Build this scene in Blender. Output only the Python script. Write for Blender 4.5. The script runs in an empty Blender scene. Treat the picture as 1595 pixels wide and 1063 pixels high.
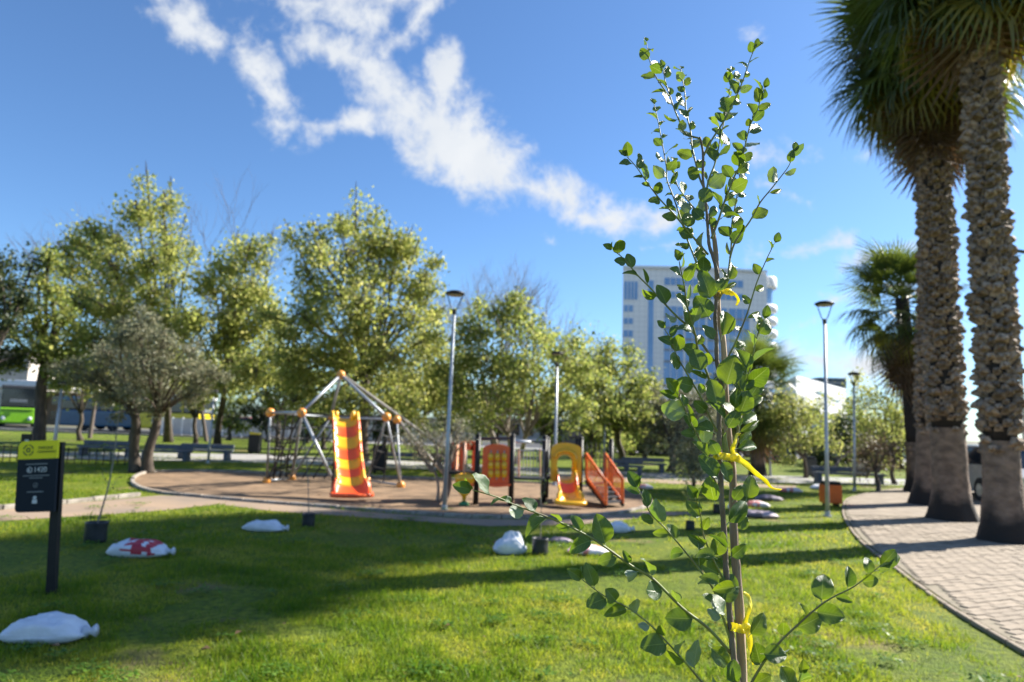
import bpy, bmesh, math, random
import numpy as np
from mathutils import Vector, Matrix, Quaternion, noise as mnoise

random.seed(7); rng = np.random.default_rng(7)
R = math.radians
SC = bpy.context.scene
COL = SC.collection

# ------------------------------------------------------------------ camera
CAMH = 1.6
FPX = 1063.3            # focal length in photo pixels (24 mm lens, photo 1595 wide)
cam_d = bpy.data.cameras.new('camera'); cam = bpy.data.objects.new('camera', cam_d); COL.objects.link(cam)
CAMROT = Matrix.Rotation(R(97.0), 3, 'X') @ Matrix.Rotation(R(2.0), 3, 'Z')
cam.matrix_world = Matrix.Translation((0, 0, CAMH)) @ CAMROT.to_4x4()
cam_d.lens = 24; cam_d.sensor_width = 36; cam_d.clip_start = 0.05; cam_d.clip_end = 6000
cam_d.dof.use_dof = True; cam_d.dof.focus_distance = 1.12; cam_d.dof.aperture_fstop = 4.8
cam_d.dof.aperture_blades = 9
SC.camera = cam

def ray(px, py):
    return CAMROT @ Vector(((px - 797.5) / FPX, -(py - 531.5) / FPX, -1.0))
def P(px, py, Y):
    d = ray(px, py); return Vector((d.x, d.y, d.z)) * (Y / d.y) + Vector((0, 0, CAMH))
def G(px, py, z=0.0):
    d = ray(px, py); t = (z - CAMH) / d.z
    return Vector((d.x * t, d.y * t, z))

# ------------------------------------------------------------------ sun, sky, exposure
SUN = Vector((0.906 * math.cos(R(36)), 0.423 * math.cos(R(36)), math.sin(R(36)))).normalized()
sl = bpy.data.lights.new('sun', 'SUN'); sl.energy = 4.7; sl.angle = R(0.6); sl.color = (1.0, 0.94, 0.84)
so = bpy.data.objects.new('sun', sl); COL.objects.link(so)
so.rotation_euler = SUN.to_track_quat('Z', 'Y').to_euler(); so.location = (20, 10, 30)

SC.view_settings.view_transform = 'Standard'; SC.view_settings.look = 'None'
SC.view_settings.exposure = 1.5; SC.view_settings.gamma = 1; SC.view_settings.use_curve_mapping = False
SC.cycles.max_bounces = 7; SC.cycles.transparent_max_bounces = 8
SC.cycles.caustics_reflective = False; SC.cycles.caustics_refractive = False
SC.cycles.sample_clamp_indirect = 6

W = bpy.data.worlds.new('World'); SC.world = W; W.use_nodes = True
nt = W.node_tree; nt.nodes.clear(); N = nt.nodes; L = nt.links
def nd(t, **k):
    n = N.new(t)
    for a, b in k.items(): setattr(n, a, b)
    return n
def mth(op, a, b=None, c=None, clamp=False):
    n = nd('ShaderNodeMath', operation=op, use_clamp=clamp)
    for i, v in enumerate((a, b, c)):
        if v is None: continue
        if isinstance(v, (int, float)): n.inputs[i].default_value = v
        else: L.new(v, n.inputs[i])
    return n.outputs[0]
out = nd('ShaderNodeOutputWorld'); bg = nd('ShaderNodeBackground'); bg.inputs[1].default_value = 0.075
sky = nd('ShaderNodeTexSky', sky_type='NISHITA'); sky.sun_disc = False
sky.sun_elevation = R(36); sky.sun_rotation = math.atan2(SUN.x, SUN.y)
sky.air_density = 1.0; sky.dust_density = 0.5; sky.ozone_density = 3.0; sky.altitude = 500
tc = nd('ShaderNodeTexCoord')
gen = tc.outputs['Generated']
sep = nd('ShaderNodeSeparateXYZ'); L.new(gen, sep.inputs[0])
# cloud noise on the sky sphere, with a domain warp
warp = nd('ShaderNodeTexNoise'); warp.inputs['Scale'].default_value = 7; warp.inputs['Detail'].default_value = 5
L.new(gen, warp.inputs['Vector'])
wm = nd('ShaderNodeVectorMath', operation='MULTIPLY_ADD'); L.new(warp.outputs['Color'], wm.inputs[0])
wm.inputs[1].default_value = (0.06, 0.06, 0.06); L.new(gen, wm.inputs[2])
n1 = nd('ShaderNodeTexNoise'); n1.inputs['Scale'].default_value = 13; n1.inputs['Detail'].default_value = 12
n1.inputs['Roughness'].default_value = 0.67; L.new(wm.outputs[0], n1.inputs['Vector'])
azel_x = mth('ARCTAN2', sep.outputs[0], sep.outputs[1])          # azimuth from +Y
azel_y = mth('ARCSINE', sep.outputs[2])                          # elevation
# small wobble so that cloud banks have no straight sides
wob = nd('ShaderNodeTexNoise'); wob.inputs['Scale'].default_value = 6; wob.inputs['Detail'].default_value = 4
L.new(gen, wob.inputs['Vector'])
sw = nd('ShaderNodeSeparateXYZ'); L.new(wob.outputs['Color'], sw.inputs[0])
U = mth('MULTIPLY_ADD', mth('SUBTRACT', sw.outputs[0], 0.5), 0.09, azel_x)
V = mth('MULTIPLY_ADD', mth('SUBTRACT', sw.outputs[1], 0.5), 0.09, azel_y)
banks = [((360, -60), (700, -30), 48, 1.0), ((430, -10), (600, 20), 36, .8), ((500, 60), (610, 105), 42, .95), ((590, 110), (700, 205), 56, 1.1),
         ((695, 95), (700, 200), 30, .95), ((680, 190), (780, 262), 60, 1.1), ((770, 258), (880, 312), 42, 1.0), ((790, 230), (815, 255), 30, .7),
         ((910, 340), (1020, 345), 32, .8), ((235, -10), (330, 75), 36, .85), ((370, 90), (440, 180), 50, .9), ((440, 205), (575, 190), 26, .85),
         ((1160, 398), (1310, 378), 20, .55), ((1320, 408), (1430, 375), 24, .7), ((1230, 560), (1450, 575), 38, .75),
         ((1230, 520), (1290, 505), 14, .4), ((1150, 30), (1185, 45), 22, .4), ((1180, 255), (1330, 240), 26, .35), ((840, 370), (850, 372), 14, .4), ((1200, 300), (1260, 320), 16, .5), ((1000, 385), (1040, 380), 14, .5), ((1290, 470), (1420, 440), 20, .5), ((600, 70), (680, 10), 30, .8)]
acc = None
for (ax, ay), (bx_, by_), wpx, st in banks:
    da, db = ray(ax, ay).normalized(), ray(bx_, by_).normalized()
    a = (math.atan2(da.x, da.y), math.asin(da.z)); b = (math.atan2(db.x, db.y), math.asin(db.z))
    vx, vy = b[0] - a[0], b[1] - a[1]; l2 = vx * vx + vy * vy + 1e-9
    pu = mth('SUBTRACT', U, a[0]); pv = mth('SUBTRACT', V, a[1])
    t = mth('ADD', mth('MULTIPLY', pu, vx / l2), mth('MULTIPLY', pv, vy / l2), clamp=True)
    ex = mth('SUBTRACT', pu, mth('MULTIPLY', t, vx)); ey = mth('SUBTRACT', pv, mth('MULTIPLY', t, vy))
    dist = mth('SQRT', mth('ADD', mth('MULTIPLY', ex, ex), mth('MULTIPLY', ey, ey)))
    m = mth('MULTIPLY', mth('SUBTRACT', 1.0, mth('DIVIDE', dist, wpx * 1.42 / FPX), clamp=True), st)
    acc = m if acc is None else mth('MAXIMUM', acc, m)
# scattered cloud over the rest of the sky (everywhere outside the open blue of the view)
big = nd('ShaderNodeTexNoise'); big.inputs['Scale'].default_value = 2.1; big.inputs['Detail'].default_value = 2
L.new(gen, big.inputs['Vector'])
behind = mth('MULTIPLY', mth('SUBTRACT', mth('ABSOLUTE', azel_x), 0.75, clamp=True), 4, clamp=True)
rest = mth('MULTIPLY', mth('MULTIPLY', mth('SUBTRACT', big.outputs[0], 0.5), 4.0, clamp=True), behind)
acc = mth('MAXIMUM', acc, rest)
dens = mth('ADD', mth('MULTIPLY', mth('SUBTRACT', n1.outputs[0], 0.5), 3.6), mth('MULTIPLY', acc, 1.35))
mr = nd('ShaderNodeMapRange', interpolation_type='SMOOTHSTEP'); L.new(dens, mr.inputs[0])
mr.inputs[1].default_value = 0.32; mr.inputs[2].default_value = 1.4
dn = mth('MULTIPLY', mr.outputs[0], mth('MULTIPLY', acc, 5, clamp=True))
shade = nd('ShaderNodeTexNoise'); shade.inputs['Scale'].default_value = 14; shade.inputs['Detail'].default_value = 6
L.new(wm.outputs[0], shade.inputs['Vector'])
cr = nd('ShaderNodeMix', data_type='RGBA'); L.new(shade.outputs[0], cr.inputs[0])
cr.inputs[6].default_value = (3.3, 3.6, 4.05, 1); cr.inputs[7].default_value = (4.5, 4.6, 4.7, 1)
tint = nd('ShaderNodeMix', data_type='RGBA', blend_type='MULTIPLY'); tint.inputs[0].default_value = 1
L.new(sky.outputs[0], tint.inputs[6]); tint.inputs[7].default_value = (0.60, 0.77, 0.93, 1)
mx = nd('ShaderNodeMix', data_type='RGBA'); L.new(dn, mx.inputs[0]); L.new(tint.outputs[2], mx.inputs[6]); L.new(cr.outputs[2], mx.inputs[7])
L.new(mx.outputs[2], bg.inputs[0]); L.new(bg.outputs[0], out.inputs[0])

# ------------------------------------------------------------------ materials
def mat(name, col, rough=0.6, col2=None, scale=6, detail=4, bump=0.0, bscale=None, metal=0.0, spec=0.5, coat=0.0, trans=0.0,
        emis=None, thr=(0.35, 0.65), hue=0.485, rnd=0.0, stretch=(1, 1, 1)):
    m = bpy.data.materials.new(name); m.use_nodes = True
    t = m.node_tree; b = t.nodes['Principled BSDF']
    b.inputs['Roughness'].default_value = rough; b.inputs['Metallic'].default_value = metal
    b.inputs['Specular IOR Level'].default_value = spec; b.inputs['Coat Weight'].default_value = coat
    tcn = t.nodes.new('ShaderNodeTexCoord'); mp = t.nodes.new('ShaderNodeMapping'); mp.inputs['Scale'].default_value = stretch
    t.links.new(tcn.outputs['Object'], mp.inputs[0])
    colout = None
    if col2 is None: col2 = tuple(c * 0.82 for c in col)
    nz = t.nodes.new('ShaderNodeTexNoise'); nz.inputs['Scale'].default_value = scale; nz.inputs['Detail'].default_value = detail
    t.links.new(mp.outputs[0], nz.inputs['Vector'])
    rp = t.nodes.new('ShaderNodeMapRange'); rp.inputs[1].default_value, rp.inputs[2].default_value = thr
    t.links.new(nz.outputs[0], rp.inputs[0])
    mx = t.nodes.new('ShaderNodeMix'); mx.data_type = 'RGBA'
    mx.inputs[6].default_value = (*col, 1); mx.inputs[7].default_value = (*col2, 1)
    t.links.new(rp.outputs[0], mx.inputs[0]); colout = mx.outputs[2]
    if rnd:
        oi = t.nodes.new('ShaderNodeObjectInfo'); at = t.nodes.new('ShaderNodeAttribute'); at.attribute_name = 'rnd'
        ad = t.nodes.new('ShaderNodeMath'); ad.operation = 'ADD'; t.links.new(oi.outputs['Random'], ad.inputs[0]); t.links.new(at.outputs['Fac'], ad.inputs[1])
        fr = t.nodes.new('ShaderNodeMath'); fr.operation = 'FRACT'; t.links.new(ad.outputs[0], fr.inputs[0])
        hs = t.nodes.new('ShaderNodeHueSaturation'); t.links.new(colout, hs.inputs['Color'])
        ma = t.nodes.new('ShaderNodeMath'); ma.operation = 'MULTIPLY_ADD'; t.links.new(fr.outputs[0], ma.inputs[0])
        ma.inputs[1].default_value = rnd; ma.inputs[2].default_value = 1 - rnd / 2; t.links.new(ma.outputs[0], hs.inputs['Value'])
        colout = hs.outputs[0]
    t.links.new(colout, b.inputs['Base Color'])
    if bump:
        bz = t.nodes.new('ShaderNodeTexNoise'); bz.inputs['Scale'].default_value = bscale or scale * 3; bz.inputs['Detail'].default_value = 6
        t.links.new(mp.outputs[0], bz.inputs['Vector'])
        bp = t.nodes.new('ShaderNodeBump'); bp.inputs['Strength'].default_value = bump; bp.inputs['Distance'].default_value = 0.02
        t.links.new(bz.outputs[0], bp.inputs['Height']); t.links.new(bp.outputs[0], b.inputs['Normal'])
    if trans:
        tr = t.nodes.new('ShaderNodeBsdfTranslucent'); ms = t.nodes.new('ShaderNodeMixShader'); ms.inputs[0].default_value = trans
        hs = t.nodes.new('ShaderNodeHueSaturation'); hs.inputs['Value'].default_value = 1.9; hs.inputs['Saturation'].default_value = 1.1; hs.inputs['Hue'].default_value = hue
        t.links.new(colout, hs.inputs['Color']); t.links.new(hs.outputs[0], tr.inputs[0])
        o = t.nodes['Material Output']; t.links.new(b.outputs[0], ms.inputs[1]); t.links.new(tr.outputs[0], ms.inputs[2]); t.links.new(ms.outputs[0], o.inputs[0])
    if emis:
        b.inputs['Emission Color'].default_value = (*emis[0], 1); b.inputs['Emission Strength'].default_value = emis[1]
    return m

def leaf_mat(name, cols, trans=0.45, rough=0.5, spec=0.3):
    """foliage: colour picked per leaf from a ramp by the face attribute rnd"""
    m = bpy.data.materials.new(name); m.use_nodes = True; t = m.node_tree; b = t.nodes['Principled BSDF']
    at = t.nodes.new('ShaderNodeAttribute'); at.attribute_name = 'rnd'
    cr = t.nodes.new('ShaderNodeValToRGB'); e = cr.color_ramp.elements
    while len(e) < len(cols): e.new(0.5)
    for i, c in enumerate(cols): e[i].position = i / (len(cols) - 1); e[i].color = (*c, 1)
    t.links.new(at.outputs['Fac'], cr.inputs[0]); t.links.new(cr.outputs[0], b.inputs['Base Color'])
    b.inputs['Roughness'].default_value = rough; b.inputs['Specular IOR Level'].default_value = spec
    tr = t.nodes.new('ShaderNodeBsdfTranslucent'); ms = t.nodes.new('ShaderNodeMixShader'); ms.inputs[0].default_value = trans
    hs = t.nodes.new('ShaderNodeHueSaturation'); hs.inputs['Value'].default_value = 1.9; hs.inputs['Saturation'].default_value = 1.0; hs.inputs['Hue'].default_value = 0.488
    t.links.new(cr.outputs[0], hs.inputs['Color']); t.links.new(hs.outputs[0], tr.inputs[0])
    o = t.nodes['Material Output']; t.links.new(b.outputs[0], ms.inputs[1]); t.links.new(tr.outputs[0], ms.inputs[2]); t.links.new(ms.outputs[0], o.inputs[0])
    return m

M = {}
M['bark'] = mat('bark', (0.11, 0.085, 0.065), 0.9, (0.05, 0.04, 0.03), 9, bump=0.6, stretch=(1, 1, .25))
M['bark_pale'] = mat('bark_pale', (0.34, 0.29, 0.24), 0.85, (0.16, 0.13, 0.10), 7, bump=0.5, stretch=(1, 1, .3))
M['twig'] = mat('twig', (0.13, 0.10, 0.085), 0.85)
M['black'] = mat('black_steel', (0.010, 0.010, 0.011), 0.5, (0.015, 0.015, 0.016), 10, spec=.3)
M['galv'] = mat('galvanised', (0.42, 0.45, 0.48), 0.45, (0.34, 0.36, 0.39), 5, metal=0.45, spec=.5)
M['dark_grey'] = mat('dark_grey', (0.05, 0.053, 0.058), 0.5)
M['white'] = mat('white_paint', (0.78, 0.78, 0.77), 0.5, (0.7, 0.7, 0.69), 3)
M['orange'] = mat('orange_plastic', (0.90, 0.13, 0.02), 0.32, (0.82, 0.10, 0.015), 3, spec=.55, coat=.25)
M['ball'] = mat('ball_plastic', (0.85, 0.36, 0.06), 0.35, (0.75, 0.30, 0.05), 4, coat=.25)
M['yellow'] = mat('yellow_plastic', (0.86, 0.47, 0.008), 0.3, (0.80, 0.42, 0.008), 3, spec=.55, coat=.3)
M['peach'] = mat('peach_plastic', (0.78, 0.42, 0.26), 0.4)
M['green_pl'] = mat('green_plastic', (0.03, 0.22, 0.08), 0.4)
M['concrete'] = mat('concrete', (0.42, 0.39, 0.35), 0.85, (0.30, 0.28, 0.25), 5, bump=0.3)
M['bench'] = mat('bench_concrete', (0.12, 0.14, 0.165), 0.7, (0.08, 0.09, 0.11), 6, bump=0.2)
M['kerb'] = mat('kerb', (0.36, 0.32, 0.27), 0.85, (0.22, 0.19, 0.16), 9, bump=0.3, rnd=.25)
M['paver'] = mat('paver', (0.29, 0.235, 0.17), 0.85, (0.19, 0.15, 0.105), 3.2, bump=0.3, bscale=40, rnd=.24)
M['joint'] = mat('paver_bed', (0.24, 0.20, 0.14), 0.95, (0.17, 0.15, 0.10), 7)
M['sand'] = mat('wood_chip', (0.27, 0.175, 0.10), 0.95, (0.14, 0.09, 0.05), 2.2, detail=9, bump=1.0, bscale=28)
M['dirtpath'] = mat('dirt_path', (0.32, 0.225, 0.145), 0.9, (0.22, 0.17, 0.125), 1.1, detail=8, bump=0.3)
M['greypath'] = mat('grey_path', (0.33, 0.32, 0.31), 0.85, (0.26, 0.25, 0.24), 1.5, detail=8)
M['asphalt'] = mat('asphalt', (0.055, 0.055, 0.058), 0.85, (0.04, 0.04, 0.042), 2)
M['ground'] = mat('ground', (0.16, 0.14, 0.10), 0.95, (0.10, 0.11, 0.06), .2)
M['bag'] = mat('woven_sack', (0.74, 0.76, 0.80), 0.5, (0.62, 0.64, 0.69), 9, bump=0.5, bscale=14)
M['bagred'] = mat('red_sack', (0.50, 0.03, 0.05), 0.5, (0.4, 0.03, 0.05), 9, bump=0.4, bscale=20)
M['bagpink'] = mat('printed_sack', (0.62, 0.20, 0.17), 0.55, (0.72, 0.66, 0.66), 5, bump=0.4, bscale=20, thr=(.45, .52))
M['bagdark'] = mat('dark_sack', (0.12, 0.10, 0.12), 0.55, (0.45, 0.36, 0.40), 6, bump=0.4, thr=(.5, .56))
M['pot'] = mat('nursery_bag', (0.018, 0.02, 0.024), 0.4, (0.03, 0.033, 0.04), 8, bump=0.5, bscale=12)
M['soil'] = mat('soil', (0.07, 0.045, 0.03), 0.95, (0.04, 0.03, 0.02), 12, bump=.8)
M['signdark'] = mat('sign_dark', (0.008, 0.014, 0.024), 0.6, (0.009, 0.015, 0.026), 2, spec=.2)
M['signlime'] = mat('sign_lime', (0.84, 0.74, 0.012), 0.5, (0.80, 0.70, 0.012), 2, spec=.3)
M['signprint'] = mat('sign_print', (0.62, 0.64, 0.66), 0.5)
M['signgrey'] = mat('sign_grey_print', (0.16, 0.18, 0.20), 0.5)
M['signolive'] = mat('sign_olive_print', (0.10, 0.12, 0.02), 0.5)
M['glassblue'] = mat('facade_glass', (0.15, 0.30, 0.55), 0.15, (0.22, 0.38, 0.64), .08, spec=.8, stretch=(1, 1, 1.5))
M['glassdark'] = mat('dark_glass', (0.012, 0.018, 0.025), 0.08, (0.02, 0.026, 0.034), 1, spec=.8)
M['limebus'] = mat('lime_paint', (0.26, 0.62, 0.02), 0.3, coat=.4)
M['bluebus'] = mat('blue_paint', (0.01, 0.09, 0.19), 0.3, coat=.4)
M['yelbus'] = mat('yellow_paint', (0.80, 0.62, 0.01), 0.3, coat=.4)
M['redcar'] = mat('red_paint', (0.42, 0.02, 0.03), 0.25, coat=.6)
M['silver'] = mat('silver_paint', (0.55, 0.56, 0.58), 0.3, metal=.5, coat=.5)
M['lamp'] = mat('headlamp', (0.85, 0.88, 0.9), 0.08, spec=.9)
M['rubber'] = mat('rubber', (0.02, 0.02, 0.02), 0.8)
M['binorange'] = mat('bin_orange', (0.72, 0.14, 0.012), 0.45, (0.6, 0.11, 0.012), 4)
M['render'] = mat('pale_render', (0.55, 0.50, 0.45), 0.9, (0.42, 0.38, 0.34), .6)
M['render2'] = mat('brown_render', (0.24, 0.18, 0.13), 0.9, (0.18, 0.13, 0.10), .6)
M['fencegrey'] = mat('fence_grey', (0.46, 0.46, 0.47), 0.7, (0.36, 0.36, 0.37), 1.5)
M['tarp'] = mat('blue_tarp', (0.02, 0.10, 0.36), 0.5, bump=.4, bscale=4)
M['pylon'] = mat('pylon_grey', (0.30, 0.31, 0.33), 0.6, (0.22, 0.23, 0.25), 1.2)
M['rope'] = mat('black_rope', (0.03, 0.03, 0.03), 0.8)
M['deadleaf'] = mat('dead_leaf', (0.20, 0.12, 0.05), 0.7, rnd=.5)
M['stem'] = mat('sapling_bark', (0.12, 0.085, 0.065), 0.7, (0.20, 0.16, 0.13), 60, bump=.5, bscale=160, stretch=(1, 1, .35))
M['greenstem'] = mat('green_twig', (0.20, 0.24, 0.07), 0.5, (0.15, 0.13, 0.06), 40)
M['stake'] = mat('stake_wood', (0.50, 0.37, 0.26), 0.75, (0.24, 0.165, 0.115), 55, detail=8, bump=.6, bscale=120, stretch=(1, 1, .12))
M['ribbon'] = mat('yellow_tape', (0.80, 0.72, 0.10), 0.42, (0.70, 0.62, 0.07), 60, bump=.35, bscale=120, trans=.35, coat=.1, hue=.505)
M['f_yellow'] = leaf_mat('foliage_yellowgreen', [(0.13, 0.17, 0.04), (0.21, 0.25, 0.055), (0.28, 0.30, 0.08), (0.36, 0.35, 0.12)], .5)
M['f_green'] = leaf_mat('foliage_green', [(0.09, 0.13, 0.03), (0.15, 0.20, 0.045), (0.22, 0.25, 0.06), (0.30, 0.31, 0.09)], .5)
M['f_olive'] = leaf_mat('foliage_olive', [(0.08, 0.10, 0.06), (0.16, 0.17, 0.10), (0.23, 0.23, 0.14), (0.28, 0.26, 0.16)], .25)
M['f_dark'] = leaf_mat('foliage_dark', [(0.015, 0.03, 0.012), (0.03, 0.05, 0.018), (0.05, 0.07, 0.025), (0.09, 0.10, 0.03)], .25)
M['f_rust'] = leaf_mat('foliage_rust', [(0.05, 0.04, 0.03), (0.11, 0.07, 0.05), (0.10, 0.09, 0.04), (0.16, 0.12, 0.07)], .25)
M['grassblade'] = leaf_mat('grass_blades', [(0.05, 0.12, 0.005), (0.11, 0.18, 0.010), (0.22, 0.26, 0.018), (0.37, 0.335, 0.06)], .5)
M['weed'] = leaf_mat('weed_leaves', [(0.04, 0.10, 0.01), (0.07, 0.16, 0.015), (0.11, 0.21, 0.02), (0.16, 0.26, 0.03)], .4)
M['frond'] = mat('palm_frond', (0.055, 0.085, 0.02), 0.4, (0.09, 0.12, 0.025), 1.5, trans=.35, rnd=.6, spec=.6)
M['deadfrond'] = mat('dead_frond', (0.16, 0.105, 0.055), 0.7, (0.09, 0.055, 0.03), 2, trans=.2, rnd=.6)
M['yelfrond'] = mat('yellowed_frond', (0.20, 0.17, 0.025), 0.5, (0.12, 0.12, 0.02), 2, trans=.4, rnd=.5)
M['boot'] = mat('palm_boot', (0.37, 0.27, 0.19), 0.85, (0.13, 0.09, 0.06), 14, bump=.5, rnd=.8)
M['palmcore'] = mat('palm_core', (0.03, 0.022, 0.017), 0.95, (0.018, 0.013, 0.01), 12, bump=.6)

def palm_base_mat():
    m = mat('palm_base', (0.25, 0.175, 0.125), 0.9, (0.13, 0.09, 0.065), 6, detail=8, bump=.9, bscale=16, stretch=(1, 1, 1.6))
    t = m.node_tree; b = t.nodes['Principled BSDF']; lk = b.inputs['Base Color'].links[0]; src = lk.from_socket
    # damp, stained foot of the trunk: an uneven tide line about 0.6 m up
    tcn = t.nodes.new('ShaderNodeTexCoord'); sp = t.nodes.new('ShaderNodeSeparateXYZ'); t.links.new(tcn.outputs['Object'], sp.inputs[0])
    nz = t.nodes.new('ShaderNodeTexNoise'); nz.inputs['Scale'].default_value = 2.5; nz.inputs['Detail'].default_value = 6; t.links.new(tcn.outputs['Object'], nz.inputs[0])
    a = t.nodes.new('ShaderNodeMath'); a.operation = 'MULTIPLY_ADD'; t.links.new(nz.outputs[0], a.inputs[0]); a.inputs[1].default_value = -0.8; t.links.new(sp.outputs[2], a.inputs[2])
    r = t.nodes.new('ShaderNodeMapRange'); t.links.new(a.outputs[0], r.inputs[0]); r.inputs[1].default_value = -0.05; r.inputs[2].default_value = 0.25
    mx = t.nodes.new('ShaderNodeMix'); mx.data_type = 'RGBA'; t.links.new(r.outputs[0], mx.inputs[0]); mx.inputs[6].default_value = (0.02, 0.016, 0.013, 1); t.links.new(src, mx.inputs[7])
    t.links.new(mx.outputs[2], b.inputs['Base Color']); return m
M['palmbase'] = palm_base_mat()

def lawn_mat():
    m = bpy.data.materials.new('lawn'); m.use_nodes = True; t = m.node_tree; b = t.nodes['Principled BSDF']
    tcn = t.nodes.new('ShaderNodeTexCoord')
    def nz(s, d=6):
        n = t.nodes.new('ShaderNodeTexNoise'); n.inputs['Scale'].default_value = s; n.inputs['Detail'].default_value = d
        t.links.new(tcn.outputs['Object'], n.inputs['Vector']); return n.outputs[0]
    def mixc(f, a, b_):
        x = t.nodes.new('ShaderNodeMix'); x.data_type = 'RGBA'; t.links.new(f, x.inputs[0])
        for i, v in ((6, a), (7, b_)):
            if isinstance(v, tuple): x.inputs[i].default_value = (*v, 1)
            else: t.links.new(v, x.inputs[i])
        return x.outputs[2]
    def rng_(s, a, b_):
        r = t.nodes.new('ShaderNodeMapRange'); t.links.new(s, r.inputs[0]); r.inputs[1].default_value = a; r.inputs[2].default_value = b_; return r.outputs[0]
    c = mixc(rng_(nz(1.3), .35, .65), (0.12, 0.185, 0.008), (0.25, 0.28, 0.02))
    c = mixc(rng_(nz(14), .35, .68), c, (0.06, 0.095, 0.008))
    c = mixc(rng_(nz(.55, 8), .60, .70), c, (0.24, 0.18, 0.08))
    c = mixc(rng_(nz(3.1, 9), .66, .74), c, (0.15, 0.10, 0.05))
    t.links.new(c, b.inputs['Base Color']); b.inputs['Roughness'].default_value = .8; b.inputs['Specular IOR Level'].default_value = .2
    bp = t.nodes.new('ShaderNodeBump'); bp.inputs['Strength'].default_value = 1; bp.inputs['Distance'].default_value = .05
    t.links.new(nz(45, 8), bp.inputs['Height']); t.links.new(bp.outputs[0], b.inputs['Normal'])
    return m
M['lawn'] = lawn_mat()

def tower_mat():
    m = mat('tower_cladding', (0.84, 0.82, 0.80), 0.5, (0.79, 0.77, 0.75), .2)
    t = m.node_tree; b = t.nodes['Principled BSDF']; src = b.inputs['Base Color'].links[0].from_socket
    uv = t.nodes.new('ShaderNodeUVMap'); br = t.nodes.new('ShaderNodeTexBrick'); t.links.new(uv.outputs[0], br.inputs[0])
    br.offset = 0; br.inputs['Scale'].default_value = 1; br.inputs['Mortar Size'].default_value = .035; br.inputs['Brick Width'].default_value = 1.15; br.inputs['Row Height'].default_value = 1.15
    t.links.new(src, br.inputs[1]); t.links.new(src, br.inputs[2]); br.inputs[3].default_value = (.52, .52, .53, 1)
    t.links.new(br.outputs[0], b.inputs['Base Color']); return m
M['tower'] = tower_mat()

def sap_leaf_mat():
    m = bpy.data.materials.new('sapling_leaf'); m.use_nodes = True; t = m.node_tree; b = t.nodes['Principled BSDF']
    N_, L_ = t.nodes, t.links
    uv = N_.new('ShaderNodeUVMap'); sp = N_.new('ShaderNodeSeparateXYZ'); L_.new(uv.outputs[0], sp.inputs[0])
    def mm(op, a, b_=None, c=None, clamp=False):
        n = N_.new('ShaderNodeMath'); n.operation = op; n.use_clamp = clamp
        for i, v in enumerate((a, b_, c)):
            if v is None: continue
            if isinstance(v, (int, float)): n.inputs[i].default_value = v
            else: L_.new(v, n.inputs[i])
        return n.outputs[0]
    v = mm('ABSOLUTE', mm('SUBTRACT', sp.outputs[0], .5)); u = sp.outputs[1]      # v: 0 at midrib, .5 at margin
    mid = mm('SUBTRACT', 1, mm('DIVIDE', v, .028), clamp=True)
    sv = mm('FRACT', mm('MULTIPLY', mm('SUBTRACT', u, mm('MULTIPLY', v, .55)), 7.5))
    side = mm('MULTIPLY', mm('SUBTRACT', 1, mm('DIVIDE', mm('ABSOLUTE', mm('SUBTRACT', sv, .5)), .07), clamp=True), .42)
    rim = mm('MULTIPLY', mm('SUBTRACT', v, .465), 22, clamp=True)
    vein = mm('MAXIMUM', mm('MAXIMUM', mid, side), mm('MULTIPLY', rim, .7), clamp=True)
    oi = N_.new('ShaderNodeObjectInfo'); geo = N_.new('ShaderNodeNewGeometry')
    tcn = N_.new('ShaderNodeTexCoord'); nz = N_.new('ShaderNodeTexNoise'); nz.inputs['Scale'].default_value = 120; nz.inputs['Detail'].default_value = 5; L_.new(tcn.outputs['Object'], nz.inputs[0])
    def mixc(f, a, b_):
        x = N_.new('ShaderNodeMix'); x.data_type = 'RGBA'
        if isinstance(f, float): x.inputs[0].default_value = f
        else: L_.new(f, x.inputs[0])
        for i, q in ((6, a), (7, b_)):
            if isinstance(q, tuple): x.inputs[i].default_value = (*q, 1)
            else: L_.new(q, x.inputs[i])
        return x.outputs[2]
    top = mixc(oi.outputs['Random'], (0.025, 0.062, 0.014), (0.06, 0.11, 0.018))
    top = mixc(mm('MULTIPLY', nz.outputs[0], .5), top, (0.035, 0.085, 0.02))
    top = mixc(vein, top, (0.20, 0.28, 0.09))
    under = mixc(oi.outputs['Random'], (0.19, 0.25, 0.17), (0.26, 0.31, 0.22)); under = mixc(vein, under, (0.36, 0.40, 0.26))
    c = mixc(geo.outputs['Backfacing'], top, under)
    L_.new(c, b.inputs['Base Color']); b.inputs['Roughness'].default_value = .33; b.inputs['Specular IOR Level'].default_value = .6
    b.inputs['Sheen Weight'].default_value = .05
    bp = N_.new('ShaderNodeBump'); bp.inputs['Strength'].default_value = .5; bp.inputs['Distance'].default_value = .0012
    L_.new(mm('ADD', mm('MULTIPLY', vein, -1), mm('MULTIPLY', nz.outputs[0], .6)), bp.inputs['Height']); L_.new(bp.outputs[0], b.inputs['Normal'])
    tr = N_.new('ShaderNodeBsdfTranslucent'); tcol = mixc(oi.outputs['Random'], (0.17, 0.30, 0.008), (0.32, 0.44, 0.012)); tcol = mixc(vein, tcol, (0.42, 0.52, 0.09))
    L_.new(tcol, tr.inputs[0]); ms = N_.new('ShaderNodeMixShader'); ms.inputs[0].default_value = .28
    L_.new(b.outputs[0], ms.inputs[1]); L_.new(tr.outputs[0], ms.inputs[2]); L_.new(ms.outputs[0], N_['Material Output'].inputs[0])
    return m
M['sapleaf'] = sap_leaf_mat()

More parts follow.
